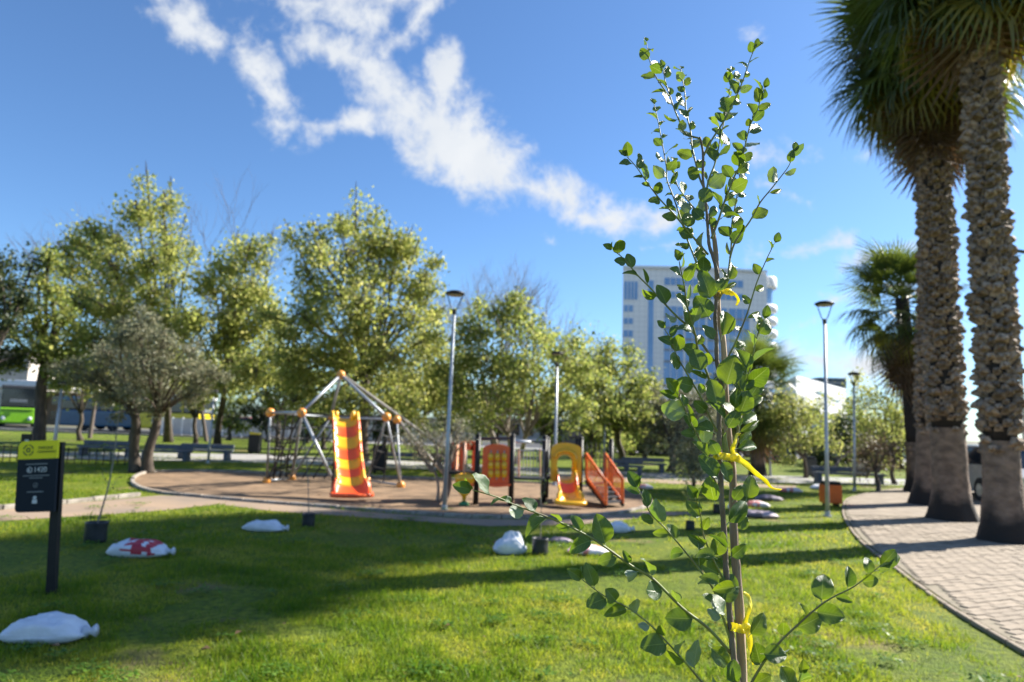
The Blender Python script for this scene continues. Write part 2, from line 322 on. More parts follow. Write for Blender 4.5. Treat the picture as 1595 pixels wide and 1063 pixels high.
# ------------------------------------------------------------------ mesh helpers
class MB:
    """collects geometry for ONE mesh object"""
    def __init__(s): s.v = []; s.f = []; s.mi = []; s.sm = []; s.m = 0; s.smooth = False
    def add(s, vs, fs):
        o = len(s.v); s.v += [tuple(p) for p in vs]; s.f += [tuple(i + o for i in f) for f in fs]
        s.mi += [s.m] * len(fs); s.sm += [s.smooth] * len(fs); return s
    def box(s, c, size, rot=None, bev=0.0):
        x, y, z = (k / 2 for k in size)
        if bev > 0:
            b = min(bev, x * .9, y * .9, z * .9); bm = bmesh.new(); bmesh.ops.create_cube(bm, size=1)
            for v in bm.verts: v.co = Vector((v.co.x * 2 * x, v.co.y * 2 * y, v.co.z * 2 * z))
            bmesh.ops.bevel(bm, geom=bm.edges[:], offset=b, segments=2, affect='EDGES', profile=.6)
            bm.verts.index_update(); vs = [v.co.copy() for v in bm.verts]; fs = [[v.index for v in f.verts] for f in bm.faces]; bm.free()
        else:
            vs = [Vector((i * x, j * y, k * z)) for i in (-1, 1) for j in (-1, 1) for k in (-1, 1)]
            fs = [(0, 1, 3, 2), (4, 6, 7, 5), (0, 4, 5, 1), (2, 3, 7, 6), (0, 2, 6, 4), (1, 5, 7, 3)]
        if rot is not None: vs = [rot @ v for v in vs]
        c = Vector(c); return s.add([v + c for v in vs], fs)
    def tube(s, pts, rad, n=8, cap=True):
        pts = [Vector(p) for p in pts]; k = len(pts)
        if not hasattr(rad, '__len__'): rad = [rad] * k
        vs = []; prev = None
        for i, p in enumerate(pts):
            t = (pts[min(i + 1, k - 1)] - pts[max(i - 1, 0)])
            t = t.normalized() if t.length > 1e-9 else Vector((0, 0, 1))
            if prev is None:
                a = Vector((1, 0, 0)) if abs(t.x) < .9 else Vector((0, 1, 0)); a = (a - t * a.dot(t)).normalized()
            else:
                a = prev - t * prev.dot(t); a = a.normalized() if a.length > 1e-6 else t.orthogonal().normalized()
            prev = a; b = t.cross(a)
            for j in range(n):
                q = 2 * math.pi * j / n; vs.append(p + (a * math.cos(q) + b * math.sin(q)) * rad[i])
        fs = [(i * n + j, i * n + (j + 1) % n, (i + 1) * n + (j + 1) % n, (i + 1) * n + j) for i in range(k - 1) for j in range(n)]
        if cap: fs += [tuple(range(n))[::-1], tuple((k - 1) * n + j for j in range(n))]
        return s.add(vs, fs)
    def lathe(s, prof, n=16, c=(0, 0, 0), jit=None):
        c = Vector(c); vs = []; k = len(prof)
        for i, (r, z) in enumerate(prof):
            for j in range(n):
                q = 2 * math.pi * j / n; rr = r * (1 + (jit(q, z) if jit else 0)); vs.append(c + Vector((rr * math.cos(q), rr * math.sin(q), z)))
        fs = [(i * n + j, i * n + (j + 1) % n, (i + 1) * n + (j + 1) % n, (i + 1) * n + j) for i in range(k - 1) for j in range(n)]
        fs += [tuple(range(n))[::-1], tuple((k - 1) * n + j for j in range(n))]
        return s.add(vs, fs)
    def ball(s, c, r, nu=12, nv=8, sc=(1, 1, 1)):
        prof = [(max(1e-4, r * math.sin(math.pi * i / nv)), -r * math.cos(math.pi * i / nv)) for i in range(nv + 1)]
        o = len(s.v); s.lathe(prof, nu)
        for i in range(o, len(s.v)):
            x, y, z = s.v[i]; s.v[i] = (c[0] + x * sc[0], c[1] + y * sc[1], c[2] + z * sc[2])
        return s
    def prism(s, poly, y0, y1, rot=None, org=(0, 0, 0), hole=None):
        """polygon in x,z extruded along y; optional hole outline with the same number of points"""
        n = len(poly); org = Vector(org); tf = (lambda v: (rot @ v if rot is not None else v) + org)
        vs = [tf(Vector((p[0], y0, p[1]))) for p in poly] + [tf(Vector((p[0], y1, p[1]))) for p in poly]
        fs = [(i, (i + 1) % n, n + (i + 1) % n, n + i) for i in range(n)]
        if hole is None: fs += [tuple(range(n))[::-1], tuple(range(n, 2 * n))]
        else:
            vs += [tf(Vector((p[0], y0, p[1]))) for p in hole] + [tf(Vector((p[0], y1, p[1]))) for p in hole]
            for i in range(n):
                j = (i + 1) % n; fs += [(2 * n + i, 3 * n + i, 3 * n + j, 2 * n + j), (i, 2 * n + i, 2 * n + j, j), (n + i, n + j, 3 * n + j, 3 * n + i)]
        return s.add(vs, fs)
    def build(s, name, mats, parent=None, smooth=None, loc=None):
        me = bpy.data.meshes.new(name); vs = s.v
        if loc is not None: l = Vector(loc); vs = [(a - l.x, b - l.y, c - l.z) for a, b, c in vs]
        me.from_pydata(vs, [], s.f); 
        for m in (mats if isinstance(mats, (list, tuple)) else [mats]): me.materials.append(m)
        me.polygons.foreach_set('material_index', s.mi)
        me.polygons.foreach_set('use_smooth', [bool(smooth)] * len(s.f) if smooth is not None else s.sm)
        bm = bmesh.new(); bm.from_mesh(me); bmesh.ops.recalc_face_normals(bm, faces=bm.faces[:]); bm.to_mesh(me); bm.free()
        o = bpy.data.objects.new(name, me); COL.objects.link(o)
        if loc is not None: o.location = loc
        if parent is not None: o.parent = parent
        return o

def tag(o, label=None, cat=None, group=None, kind=None):
    if label: o['label'] = label
    if cat: o['category'] = cat
    if group: o['group'] = group
    if kind: o['kind'] = kind
    return o
def thing(name, label, cat, loc=(0, 0, 0), rz=0.0, group=None):
    o = bpy.data.objects.new(name, None); COL.objects.link(o); o.location = loc; o.rotation_euler = (0, 0, rz); o.empty_display_size = .2
    return tag(o, label, cat, group)
def copy_tree(o, parent=None):
    c = o.copy(); COL.objects.link(c); c.parent = parent
    for ch in list(o.children): copy_tree(ch, c)
    return c
def quads(name, V4, mat_, parent=None, rnd=None):
    """(N,4,3) array of separate quads as one mesh"""
    n = len(V4); me = bpy.data.meshes.new(name); me.vertices.add(4 * n); me.vertices.foreach_set('co', V4.reshape(-1).astype(np.float32))
    me.loops.add(4 * n); me.loops.foreach_set('vertex_index', np.arange(4 * n, dtype=np.int32))
    me.polygons.add(n); me.polygons.foreach_set('loop_start', np.arange(0, 4 * n, 4, dtype=np.int32))
    me.update(calc_edges=True); me.materials.append(mat_)
    a = me.attributes.new('rnd', 'FLOAT', 'FACE'); a.data.foreach_set('value', (rng.random(n) if rnd is None else rnd).astype(np.float32))
    o = bpy.data.objects.new(name, me); COL.objects.link(o)
    if parent is not None: o.parent = parent
    return o
def sheet(name, pts, z, m, kind='structure', sub=None):
    me = bpy.data.meshes.new(name); me.from_pydata([(p[0], p[1], z) for p in pts], [], [tuple(range(len(pts)))]); me.materials.append(m)
    bm = bmesh.new(); bm.from_mesh(me)
    for f in bm.faces:
        if f.normal.z < 0: f.normal_flip()
    bmesh.ops.triangulate(bm, faces=bm.faces[:]); bm.to_mesh(me); bm.free()
    o = bpy.data.objects.new(name, me); COL.objects.link(o); o['kind'] = kind; return o
def smoothpath(pts, n=6, closed=False):
    pts = [Vector(p) for p in pts]; out = []; k = len(pts)
    for i in range(k if closed else k - 1):
        p0 = pts[(i - 1) % k] if closed or i > 0 else pts[0]; p1 = pts[i]; p2 = pts[(i + 1) % k]
        p3 = pts[(i + 2) % k] if closed or i + 2 < k else pts[-1]
        for j in range(n):
            t = j / n
            out.append(.5 * ((2 * p1) + (p2 - p0) * t + (2 * p0 - 5 * p1 + 4 * p2 - p3) * t * t + (3 * p1 - p0 - 3 * p2 + p3) * t ** 3))
    if not closed: out.append(pts[-1])
    return out

# ------------------------------------------------------------------ ground
sheet('ground', [(-2500, -300), (2500, -300), (2500, 4000), (-2500, 4000)], -0.05, M['ground'])
LAWN_Y1 = 47
lw = bmesh.new(); nx, ny = 150, 150
for j in range(ny + 1):
    for i in range(nx + 1):
        x = -55 + 115 * i / nx; y = -6 + (LAWN_Y1 + 6) * (j / ny)
        lw.verts.new((x, y, 0))
lw.verts.ensure_lookup_table()
for j in range(ny):
    for i in range(nx):
        a = j * (nx + 1) + i; lw.faces.new([lw.verts[k] for k in (a, a + 1, a + nx + 2, a + nx + 1)])
me = bpy.data.meshes.new('lawn'); lw.to_mesh(me); lw.free(); me.materials.append(M['lawn'])
lawn = bpy.data.objects.new('lawn', me); COL.objects.link(lawn); lawn['kind'] = 'structure'
sheet('road', [(-90, 49.5), (60, 49.5), (110, 64), (-110, 64)], -0.03, M['asphalt'])
sheet('pavement', [(-90, 47), (95, 47), (95, 49.4), (-90, 49.4)], 0.02, M['greypath'])
rd = [G(-150, 704), G(0, 703), G(400, 708), G(700, 722), G(930, 734), G(1230, 742), G(1445, 748), G(1700, 757),
      G(1700, 766), G(1445, 757), G(1230, 753), G(930, 745), G(700, 733), G(400, 721), G(0, 713), G(-150, 713)]
sheet('path', rd, 0.006, M['greypath'])
# play area of wood chips
sandpx_front = [(206, 750), (213, 759), (241, 768), (300, 774), (400, 783), (560, 795), (700, 805), (800, 808), (900, 806), (960, 801), (1005, 792)]
sandpx_back = [(1012, 781), (990, 768), (920, 759), (800, 752), (650, 746), (500, 741), (400, 737), (300, 735), (240, 736), (216, 741)]
sand = smoothpath([G(*p) for p in sandpx_front + sandpx_back], 4, True)
sheet('play_area_ground', sand, 0.008, M['sand'])
# earth footpath along the front of it
fp = [G(-60, 797), G(0, 795), G(100, 786), G(250, 772), G(330, 776), G(420, 785), G(560, 797), G(700, 807), G(800, 810), G(905, 808), G(1010, 796),
      G(1100, 800), G(1010, 806), G(900, 818), G(760, 820), G(560, 806), G(420, 796), G(340, 786), G(250, 796), G(150, 803), G(0, 812), G(-60, 816)]
sheet('footpath', fp, 0.004, M['dirtpath'])
sheet('far_footpath', [G(880, 752), G(1000, 752), G(1240, 762), G(1240, 757), G(1000, 746), G(880, 744)], 0.0075, M['dirtpath'])

def stones(path, name, m, parent, seg=.5, w=.1, h=.09, limit=300):
    """kerb stones laid end to end along a line, each its own piece"""
    pts = [Vector((p[0], p[1], 0)) for p in path]; d = 0; cum = [0]
    for a, b in zip(pts, pts[1:]): d += (b - a).length; cum.append(d)
    def at(s):
        for i in range(len(cum) - 1):
            if s <= cum[i + 1]: return pts[i].lerp(pts[i + 1], (s - cum[i]) / max(1e-6, cum[i + 1] - cum[i]))
        return pts[-1]
    base = MB().box((0, 0, 0), (seg - .012, w, h), bev=.012).build(name, m, parent); me = base.data; first = base
    k = int(d / seg)
    for i in range(min(k, limit)):
        a, b = at(i * seg), at((i + 1) * seg); o = first if i == 0 else first.copy()
        if i: COL.objects.link(o)
        c = (a + b) / 2; o.location = (c.x, c.y, h / 2 - .01 + random.uniform(-.006, .006)); o.rotation_euler = (0, 0, math.atan2(b.y - a.y, b.x - a.x))
play_kerb = thing('kerb', 'low curved concrete kerb round the wood chip play area', 'kerb')
stones(sand + [sand[0]], 'kerb_stone', M['kerb'], play_kerb, .5, .08, .07)
fk = thing('kerb', 'pale straight kerb edging the earth footpath behind the park sign', 'kerb')
stones([G(-60, 796), G(0, 794), G(100, 785), G(238, 771)], 'kerb_stone', M['kerb'], fk, .5, .09, .08)
fk = thing('kerb', 'kerb between lawn and pavement in front of the far street', 'kerb')
stones([(-45, 46.95), (-12, 46.95)], 'kerb_stone', M['kerb'], fk, 1.0, .14, .14)

# paved path on the right
PL = [(3.6, 2.4), (3.75, 4.0), (3.95, 5.2), (4.25, 6.7), (4.8, 8.6), (5.7, 11.4), (7.5, 15.5), (9.6, 19.0), (13.9, 23.2), (20, 26.5)]
PLs = smoothpath([(a, b, 0) for a, b in PL], 6)
def left_x(y):
    for a, b in zip(PLs, PLs[1:]):
        if a.y <= y <= b.y: return a.x + (b.x - a.x) * (y - a.y) / (b.y - a.y + 1e-9)
    return PLs[0].x if y < PLs[0].y else PLs[-1].x
PW = lambda y: 4.9 + max(0, (y - 14)) * .25
sheet('paved_path', [(p.x + .05, p.y) for p in PLs] + [(p.x + PW(p.y), p.y) for p in reversed(PLs)], 0.027, M['joint'])
far = [p for p in PLs if p.y > 13.8]
sheet('paved_path_far', [(p.x + .1, p.y) for p in far] + [(p.x + PW(p.y) - .05, p.y) for p in reversed(far)], 0.034, M['paver'])
pk = thing('kerb', 'thin stone edging between the lawn and the paved path', 'kerb')
stones([(p.x, p.y) for p in PLs], 'kerb_stone', M['paver'], pk, .3, .05, .045)
pav_parent = [o for o in COL.objects if o.name == 'paved_path'][0]
bw, bh = .20, .10; th = R(24); ct, st_ = math.cos(th), math.sin(th); cand = []
for i in range(-60, 130):
    for j in range(-110, 190):
        lx = (i + (.5 if j % 2 else 0)) * bw; ly = j * bh
        x = 6 + lx * ct - ly * st_; y = 8 + lx * st_ + ly * ct
        if 2.6 < y < 14.0 and left_x(y) + .14 < x < left_x(y) + PW(y) - .1: cand.append((x, y))
def seen(x, y, mx=1.0):
    d = CAMROT.transposed() @ (Vector((x, y, 0)) - Vector((0, 0, CAMH)))
    return d.z < 0 and abs(d.x / -d.z) * FPX < 797 * mx and abs(d.y / -d.z) * FPX < 531 * mx
near = sorted([c for c in cand if seen(*c)], key=lambda c: c[0] ** 2 + c[1] ** 2)[:300]; ns = set(near)
pm = MB().box((0, 0, 0), (bw - .008, bh - .008, .06), bev=.006).build('paver', M['paver'], pav_parent).data
base = [o for o in pav_parent.children if o.name == 'paver'][0]
for k, (x, y) in enumerate(near):
    o = base if k == 0 else base.copy()
    if k: COL.objects.link(o)
    o.location = (x, y, .006 + random.uniform(-.004, .004)); o.rotation_euler = (random.uniform(-.012, .012), random.uniform(-.012, .012), th)
vs = np.array([v.co[:] for v in pm.vertices]); fs = [tuple(p.vertices) for p in pm.polygons]; rest_b = MB(); rest_b.m = 0
bx8 = MB().box((0, 0, 0), (bw - .008, bh - .008, .06)); V8 = [Vector(v) for v in bx8.v]
rot = Matrix.Rotation(th, 3, 'Z'); V8 = [rot @ v for v in V8]; cnt = 0; rvals = []
for c in cand:
    if c in ns: continue
    off = Vector((c[0], c[1], .006 + random.uniform(-.004, .004)))
    rest_b.add([v + off for v in V8], bx8.f[:]); rvals += [random.random()] * 6
o = rest_b.build('pavers', M['paver'], pav_parent, smooth=False); o['kind'] = 'stuff'
a = o.data.attributes.new('rnd', 'FLOAT', 'FACE'); a.data.foreach_set('value', np.array(rvals, dtype=np.float32))

# ------------------------------------------------------------------ grass blades
from mathutils.geometry import intersect_point_tri_2d
def inpoly(x, y, poly):
    ins = np.zeros(len(x), bool); px = [p[0] for p in poly]; py = [p[1] for p in poly]; n = len(poly); j = n - 1
    for i in range(n):
        c = ((py[i] > y) != (py[j] > y)); d = (px[j] - px[i]) * (y - py[i]) / (py[j] - py[i] + 1e-12) + px[i]
        ins ^= c & (x < d); j = i
    return ins
NG = rng.random((512, 512))
def vnoise(x, y, s):
    u, v = x / s + 1000, y / s + 1000; i, j = np.floor(u).astype(int), np.floor(v).astype(int); a, b = u - i, v - j; a = a * a * (3 - 2 * a); b = b * b * (3 - 2 * b)
    g = lambda p, q: NG[p % 512, q % 512]
    return (g(i, j) * (1 - a) + g(i + 1, j) * a) * (1 - b) + (g(i, j + 1) * (1 - a) + g(i + 1, j + 1) * a) * b
def grass(n, y0, y1, hmin, hmax, w):
    y = (y0 ** .6 + (y1 ** .6 - y0 ** .6) * rng.random(n)) ** (1 / .6); x = (rng.random(n) * 2 - 1) * (y * .80 + .6)
    lx = np.interp(y, [p.y for p in PLs], [p.x for p in PLs])
    k = (x < lx + .015) & ~inpoly(x, y, [(p.x, p.y) for p in sand]) & ~inpoly(x, y, [(p.x, p.y) for p in fp])
    # bare, thin patches and tufts
    tuft = vnoise(x, y, .16) * 2 - 1 + (vnoise(x + 9, y, .07) - .5)
    bare = vnoise(x + 31, y + 7, 1.1) * .65 + vnoise(x, y + 3, .35) * .35 + .08 * tuft
    k &= rng.random(n) < np.clip(1.05 - np.clip(bare - .54, 0, 1) * 11, .04, 1)
    warm = np.clip((vnoise(x + 50, y, .9) * .5 + vnoise(x, y + 50, .3) * .5 - .5) * 2.6, -1, 1)[k]
    x, y, tuft = x[k], y[k], tuft[k]; n = len(x)
    a = rng.random(n) * 6.283; h = (hmin + (hmax - hmin) * rng.random(n) ** 1.5) * np.clip(1 + .55 * tuft - .35 * warm, .25, 2); ln = rng.normal(0, .45, (n, 2)) * h[:, None]
    dx, dy = np.cos(a) * w * .5, np.sin(a) * w * .5; z0 = np.zeros(n)
    V4 = np.stack([np.stack([x - dx, y - dy, z0], 1), np.stack([x + dx, y + dy, z0], 1),
                   np.stack([x + dx * .5 + ln[:, 0], y + dy * .5 + ln[:, 1], h], 1), np.stack([x - dx * .3 + ln[:, 0], y - dy * .3 + ln[:, 1], h * .96], 1)], 1)
    rn = np.clip(.50 + .42 * warm - .14 * tuft + rng.normal(0, .14, n), 0, 1)
    return V4, rn
g1, r1 = grass(190000, 3.4, 9, .018, .05, .006); g2, r2 = grass(110000, 9, 26, .02, .05, .014)
o = quads('grass', np.concatenate([g1, g2]), M['grassblade'], None, np.concatenate([r1, r2])); tag(o, 'short bright green lawn grass with thin worn patches', 'grass', kind='stuff')
# broad leaved weeds and clover in clumps
cw = []
for _ in range(150):
    y = 3.8 + 9 * random.random() ** 1.3; x = random.uniform(-.78, .78) * y
    if x > np.interp(y, [p.y for p in PLs], [p.x for p in PLs]) - .2: continue
    rr_ = random.uniform(.05, .22); nn = int(900 * rr_ ** 1.3); q = rng.normal(size=(nn, 3)) * np.array([rr_, rr_ * .8, .008]) * .5 + np.array([x, y, .045]); q[:, 2] = np.clip(q[:, 2], .02, .08); cw.append(q)
cs = np.concatenate(cw); n = len(cs); a = rng.random(n) * 6.28; sz = .010 + .008 * rng.random(n); c_, q_ = np.cos(a) * sz, np.sin(a) * sz; tz = rng.normal(0, .3, n) * sz
V4 = np.stack([cs + np.stack([-c_, -q_, -tz], 1), cs + np.stack([q_ * .8, -c_ * .8, tz * .3], 1), cs + np.stack([c_, q_, tz], 1), cs + np.stack([-q_ * .8, c_ * .8, -tz * .2], 1)], 1)
tag(quads('lawn_weeds', V4, M['weed']), 'clumps of small round leafed weeds growing in the lawn', 'weeds', kind='stuff')
# litter of dead leaves on the lawn
n = 110; y = 3.8 + 14 * rng.random(n) ** 1.4; x = (rng.random(n) * 2 - 1) * y * .8; k = x < np.interp(y, [p.y for p in PLs], [p.x for p in PLs]); x, y = x[k], y[k]; n = len(x)
a = rng.random(n) * 6.28; s_ = .012 + .03 * rng.random(n) ** 2; c_, q_ = np.cos(a) * s_, np.sin(a) * s_; z = .03 + .01 * rng.random(n)
V4 = np.stack([np.stack([x - c_, y - q_, z], 1), np.stack([x + q_ * .7, y - c_ * .7, z + s_ * .5], 1), np.stack([x + c_, y + q_, z + s_ * .3], 1), np.stack([x - q_ * .7, y + c_ * .7, z + s_ * .6], 1)], 1)
tag(quads('fallen_leaves', V4, M['deadleaf']), 'dry brown leaves scattered over the lawn', 'leaves', kind='stuff')

# ------------------------------------------------------------------ trees
def leaf_quads(cs, size, sj=.35, up=.35):
    n = len(cs); d = rng.normal(size=(n, 3)); d[:, 2] += up; d /= np.linalg.norm(d, axis=1)[:, None]      # normals
    a = rng.normal(size=(n, 3)); a -= d * (a * d).sum(1)[:, None]; a /= np.linalg.norm(a, axis=1)[:, None]; b = np.cross(d, a)
    s = size * (1 + sj * rng.normal(size=n)).clip(.4, 1.9)[:, None]
    return np.stack([cs - a * s * .6, cs - b * s * .38 + d * s * .08, cs + a * s * .6, cs + b * s * .38 + d * s * .08], 1)
def tree(name, label, base, clumps, Y, fm, lsize=.10, dens=1.0, fork=.35, r0=.16, bark='bark', tips=16, per=34, stems=1, group=None, spread=.42, bare=0.0, lean=0.0):
    """clumps: (px, py, radius px) of foliage masses, read at distance Y; trunk stands at base (a point)"""
    per = int(per * 1.8); dens *= 1.25; lsize *= .82
    root = thing(name, label, 'tree', base, 0, group); wood = MB(); wood.smooth = True
    cl = []
    for (px, py, rp) in clumps:
        r = 1.15 * rp / FPX * Y; c = P(px, py, Y + random.uniform(-1, 1) * min(1.6, r * 1.1))
        cl.append((c - base, r * random.uniform(.72, .95)))
        for _ in range(3):
            a_ = random.uniform(0, 6.28); cl.append((c - base + Vector((math.cos(a_), random.uniform(-.6, .6), math.sin(a_) * .9)) * r * random.uniform(.8, 1.3), r * random.uniform(.25, .55)))
    top = max(c.z for c, r in cl); cent = sum((c for c, r in cl), Vector()) / len(cl); forkz = top * fork; forks = []
    for s in range(stems):
        off = Vector((0, 0, 0)) if stems == 1 else Vector(((s - (stems - 1) / 2) * r0 * 1.9, random.uniform(-.1, .1), 0))
        f = off + Vector((cent.x * .25 + lean + off.x * 1.2, cent.y * .25, forkz * random.uniform(.85, 1.1)))
        pts = smoothpath([off, off.lerp(f, .35) + Vector((random.uniform(-.08, .08), random.uniform(-.08, .08), 0)), off.lerp(f, .7) + Vector((random.uniform(-.08, .08), 0, 0)), f], 4)
        k = len(pts); rr = r0 / math.sqrt(stems) ** .7
        wood.tube(pts, [rr * (1.45 - .45 * min(1, i * 4 / k)) * (1 - .25 * i / k) for i in range(k)], 10); forks.append((f, rr * .72))
    leaves = []
    for c, r in cl:
        f, rr = min(forks, key=lambda q: (q[0] - c).length + random.random() * .5)
        if c.z < f.z - .2: f = f * 1.0
        mid = f.lerp(c, .5) + Vector((random.uniform(-.2, .2), random.uniform(-.2, .2), random.uniform(0, .25))) * min(1.5, (c - f).length * .4)
        limb = smoothpath([f - Vector((0, 0, .12)), mid, c, c + (c - mid) * .25], 5); k = len(limb)
        lr = max(.018, rr * .62 * min(1, r / 1.1 + .25)); wood.tube(limb, [max(.008, lr * (1 - .85 * i / (k - 1))) for i in range(k)], 6, cap=False)
        nt_ = max(4, int(tips * (r / .9) ** 2 * dens))
        for _ in range(nt_):
            d = Vector(rng.normal(size=3)); d.normalize(); d.z = d.z * .85 + .1; rad = r * (random.random() ** .45) * random.uniform(.7, 1.32)
            tip = c + d * rad; s = limb[min(k - 1, int(k * random.uniform(.45, 1)))]
            m = s.lerp(tip, .5) + Vector(rng.normal(size=3)) * .12 * rad + Vector((0, 0, .06 * rad)); tw = [s, m, tip]
            wood.tube(tw, [max(.005, lr * .26), max(.004, lr * .16), .003], 3, cap=False)
            if random.random() < bare: 
                e = tip + (tip - m).normalized() * r * .5 + Vector((0, 0, r * .25)); wood.tube([tip, e], [.005, .002], 3, cap=False); continue
            npr = int(per * random.uniform(.55, 1.35)); t = .35 + .7 * rng.random(npr) ** .8
            A, B, C = (np.array(q[:]) for q in tw)
            pos = ((1 - t) ** 2)[:, None] * A + (2 * t * (1 - t))[:, None] * B + (t ** 2)[:, None] * C
            leaves.append(pos + rng.normal(size=(npr, 3)) * spread * (.35 + .35 * r) * np.array([1, 1, .75]))
    wood.build('trunk', M[bark], root)
    if leaves:
        cs = np.concatenate(leaves); quads('crown', leaf_quads(cs, lsize), M[fm], root)
    return root
def bare_tree(label, base, px, py, Y, hw, seed, group=None):
    """leafless tree: px,py of the crown top, hw half width px"""
    root = thing('bare_tree', label, 'tree', base, 0, group); wood = MB(); wood.smooth = True; rnd = random.Random(seed)
    H = P(px, py, Y).z; dx = P(px, py, Y).x - base.x
    def grow(p, d, l, r, lv):
        e = p + d * l; m = p.lerp(e, .5) + Vector((rnd.gauss(0, .05), rnd.gauss(0, .05), 0)) * l
        wood.tube([p, m, e], [r, r * .8, r * .6], 5 if lv < 3 else 3, cap=False)
        if lv >= 6: return
        for _ in range(3 if lv < 5 else 2):
            nd_ = (d + Vector((rnd.gauss(0, .34), rnd.gauss(0, .34), rnd.gauss(.12, .14)))).normalized(); grow(e if rnd.random() < .6 else p.lerp(e, .75), nd_, l * rnd.uniform(.66, .86), r * .58, lv + 1)
    s = H / 3.4
    grow(Vector((0, 0, -.05)), Vector((dx / H * .4, 0, 1)).normalized(), s, .13, 0); wood.build('trunk', M['twig'], root); return root

tree('broadleaf_tree', 'tall sparse yellow green tree behind the olive tree at left', G(262, 689), [(215, 345, 42), (255, 330, 30), (262, 400, 34), (150, 370, 36), (180, 430, 52), (235, 470, 50), (130, 470, 46), (160, 540, 52), (230, 560, 46), (110, 400, 26), (265, 520, 34), (130, 590, 40), (290, 590, 30)], 29, 'f_yellow', .15, 1.0, .38, .2, tips=13, per=32, bare=.14)
tree('broadleaf_tree', 'dark trunked tree at far left with foliage over the green bus', G(57, 703), [(60, 440, 34), (85, 480, 36), (40, 520, 34), (75, 540, 40), (25, 545, 26), (100, 570, 28), (110, 530, 30)], 25, 'f_green', .13, .75, .5, .22, tips=12, per=28, bare=.08, bark='bark')
tree('broadleaf_tree', 'dark green tree cut off by the left picture edge', G(-40, 712), [(0, 440, 34), (-30, 480, 50), (5, 490, 26), (-40, 420, 50), (-20, 560, 40)], 23, 'f_dark', .12, .9, .4, .18, tips=12)
tree('broadleaf_tree', 'yellow green tree between the olive and the rope climber', G(338, 697), [(385, 400, 32), (330, 450, 44), (385, 460, 46), (300, 500, 40), (360, 520, 56), (415, 500, 30), (310, 570, 42), (390, 580, 46), (350, 610, 32), (420, 570, 26)], 27, 'f_yellow', .14, 1.05, .38, .16, tips=13, per=34, bare=.05)
tree('broadleaf_tree', 'large round yellow green tree right behind the slide', G(566, 716), [(555, 360, 34), (500, 370, 26), (600, 375, 24), (545, 410, 50), (480, 430, 42), (610, 430, 38), (645, 395, 24), (655, 440, 26), (560, 480, 60), (480, 500, 50), (640, 500, 36), (455, 560, 40), (530, 560, 56), (610, 560, 50), (470, 620, 36), (570, 620, 40), (655, 480, 20)], 23, 'f_yellow', .12, 1.1, .36, .18, tips=14, per=36, bare=.03)
tree('broadleaf_tree', 'lower yellow tree left of the tall lamp post', G(655, 706), [(660, 540, 36), (690, 580, 34), (640, 590, 36), (680, 620, 34), (625, 630, 30), (715, 610, 26)], 26, 'f_yellow', .12, 1.1, .4, .12, tips=14, per=36)
tree('spreading_tree', 'multi stemmed tree behind the orange climbing panels', G(792, 722), [(730, 540, 36), (780, 520, 34), (830, 530, 38), (760, 570, 44), (820, 580, 46), (710, 600, 34), (870, 560, 32), (780, 620, 42), (860, 610, 40), (730, 640, 28), (745, 500, 22), (790, 480, 16)], 22, 'f_green', .11, 1.0, .24, .17, bark='bark_pale', tips=13, per=34, stems=3)
tree('spreading_tree', 'bright leafed tree right of the short lamp post', G(968, 727), [(900, 540, 32), (935, 560, 34), (890, 590, 36), (940, 600, 40), (985, 600, 34), (920, 635, 32), (970, 640, 30), (1000, 640, 20)], 26, 'f_green', .12, 1.1, .3, .15, tips=13, per=34)
tree('broadleaf_tree', 'dull brownish green tree partly behind the sapling', G(1045, 735), [(1020, 620, 32), (1060, 640, 32), (1035, 670, 30), (1085, 660, 26), (1000, 670, 20), (1100, 620, 24)], 28, 'f_olive', .12, 1.2, .3, .14, tips=14)
tree('young_tree', 'small grey leafed tree seen left of the sapling stem', G(1078, 762), [(1080, 690, 22), (1062, 712, 16), (1095, 715, 16), (1080, 725, 14), (1075, 660, 14)], 18, 'f_olive', .06, 1.8, .3, .05, tips=20, per=30)
tree('young_tree', 'sparse light green tree before the white building', G(1255, 745), [(1225, 625, 22), (1250, 650, 26), (1225, 670, 24), (1270, 640, 20), (1290, 680, 20), (1240, 695, 18), (1215, 650, 16)], 25, 'f_yellow', .09, .95, .3, .07, tips=14, per=24)
tree('young_tree', 'thin bright green tree left of the palm trunks', G(1394, 755), [(1350, 640, 22), (1380, 620, 24), (1405, 650, 24), (1365, 670, 22), (1400, 690, 20), (1340, 610, 16), (1415, 610, 20), (1345, 690, 16)], 24, 'f_yellow', .09, .9, .3, .07, tips=14, per=24)
tree('young_tree', 'small dark rusty leafed tree beside the paved path', G(1368, 766), [(1360, 700, 16), (1375, 715, 16), (1350, 725, 12), (1385, 700, 14)], 21, 'f_rust', .06, 1.5, .4, .06, tips=18, per=26)
tree('broadleaf_tree', 'dense green tree between sapling and far lamp post', G(1300, 738), [(1305, 690, 22), (1330, 680, 20), (1290, 712, 18), (1320, 710, 18)], 32, 'f_dark', .12, 1.3, .3, .1, tips=14)
# olive with two trunks
tree('olive_tree', 'grey green olive tree with paired trunks beside the play area', G(218, 737), [(215, 520, 34), (255, 545, 36), (170, 560, 36), (120, 590, 24), (225, 570, 40), (285, 580, 34), (150, 595, 26), (200, 605, 32), (250, 610, 32), (310, 600, 22), (180, 625, 18), (215, 490, 20)], 17.5, 'f_olive', .06, 1.7, .42, .17, tips=24, per=44, stems=2, spread=.24)
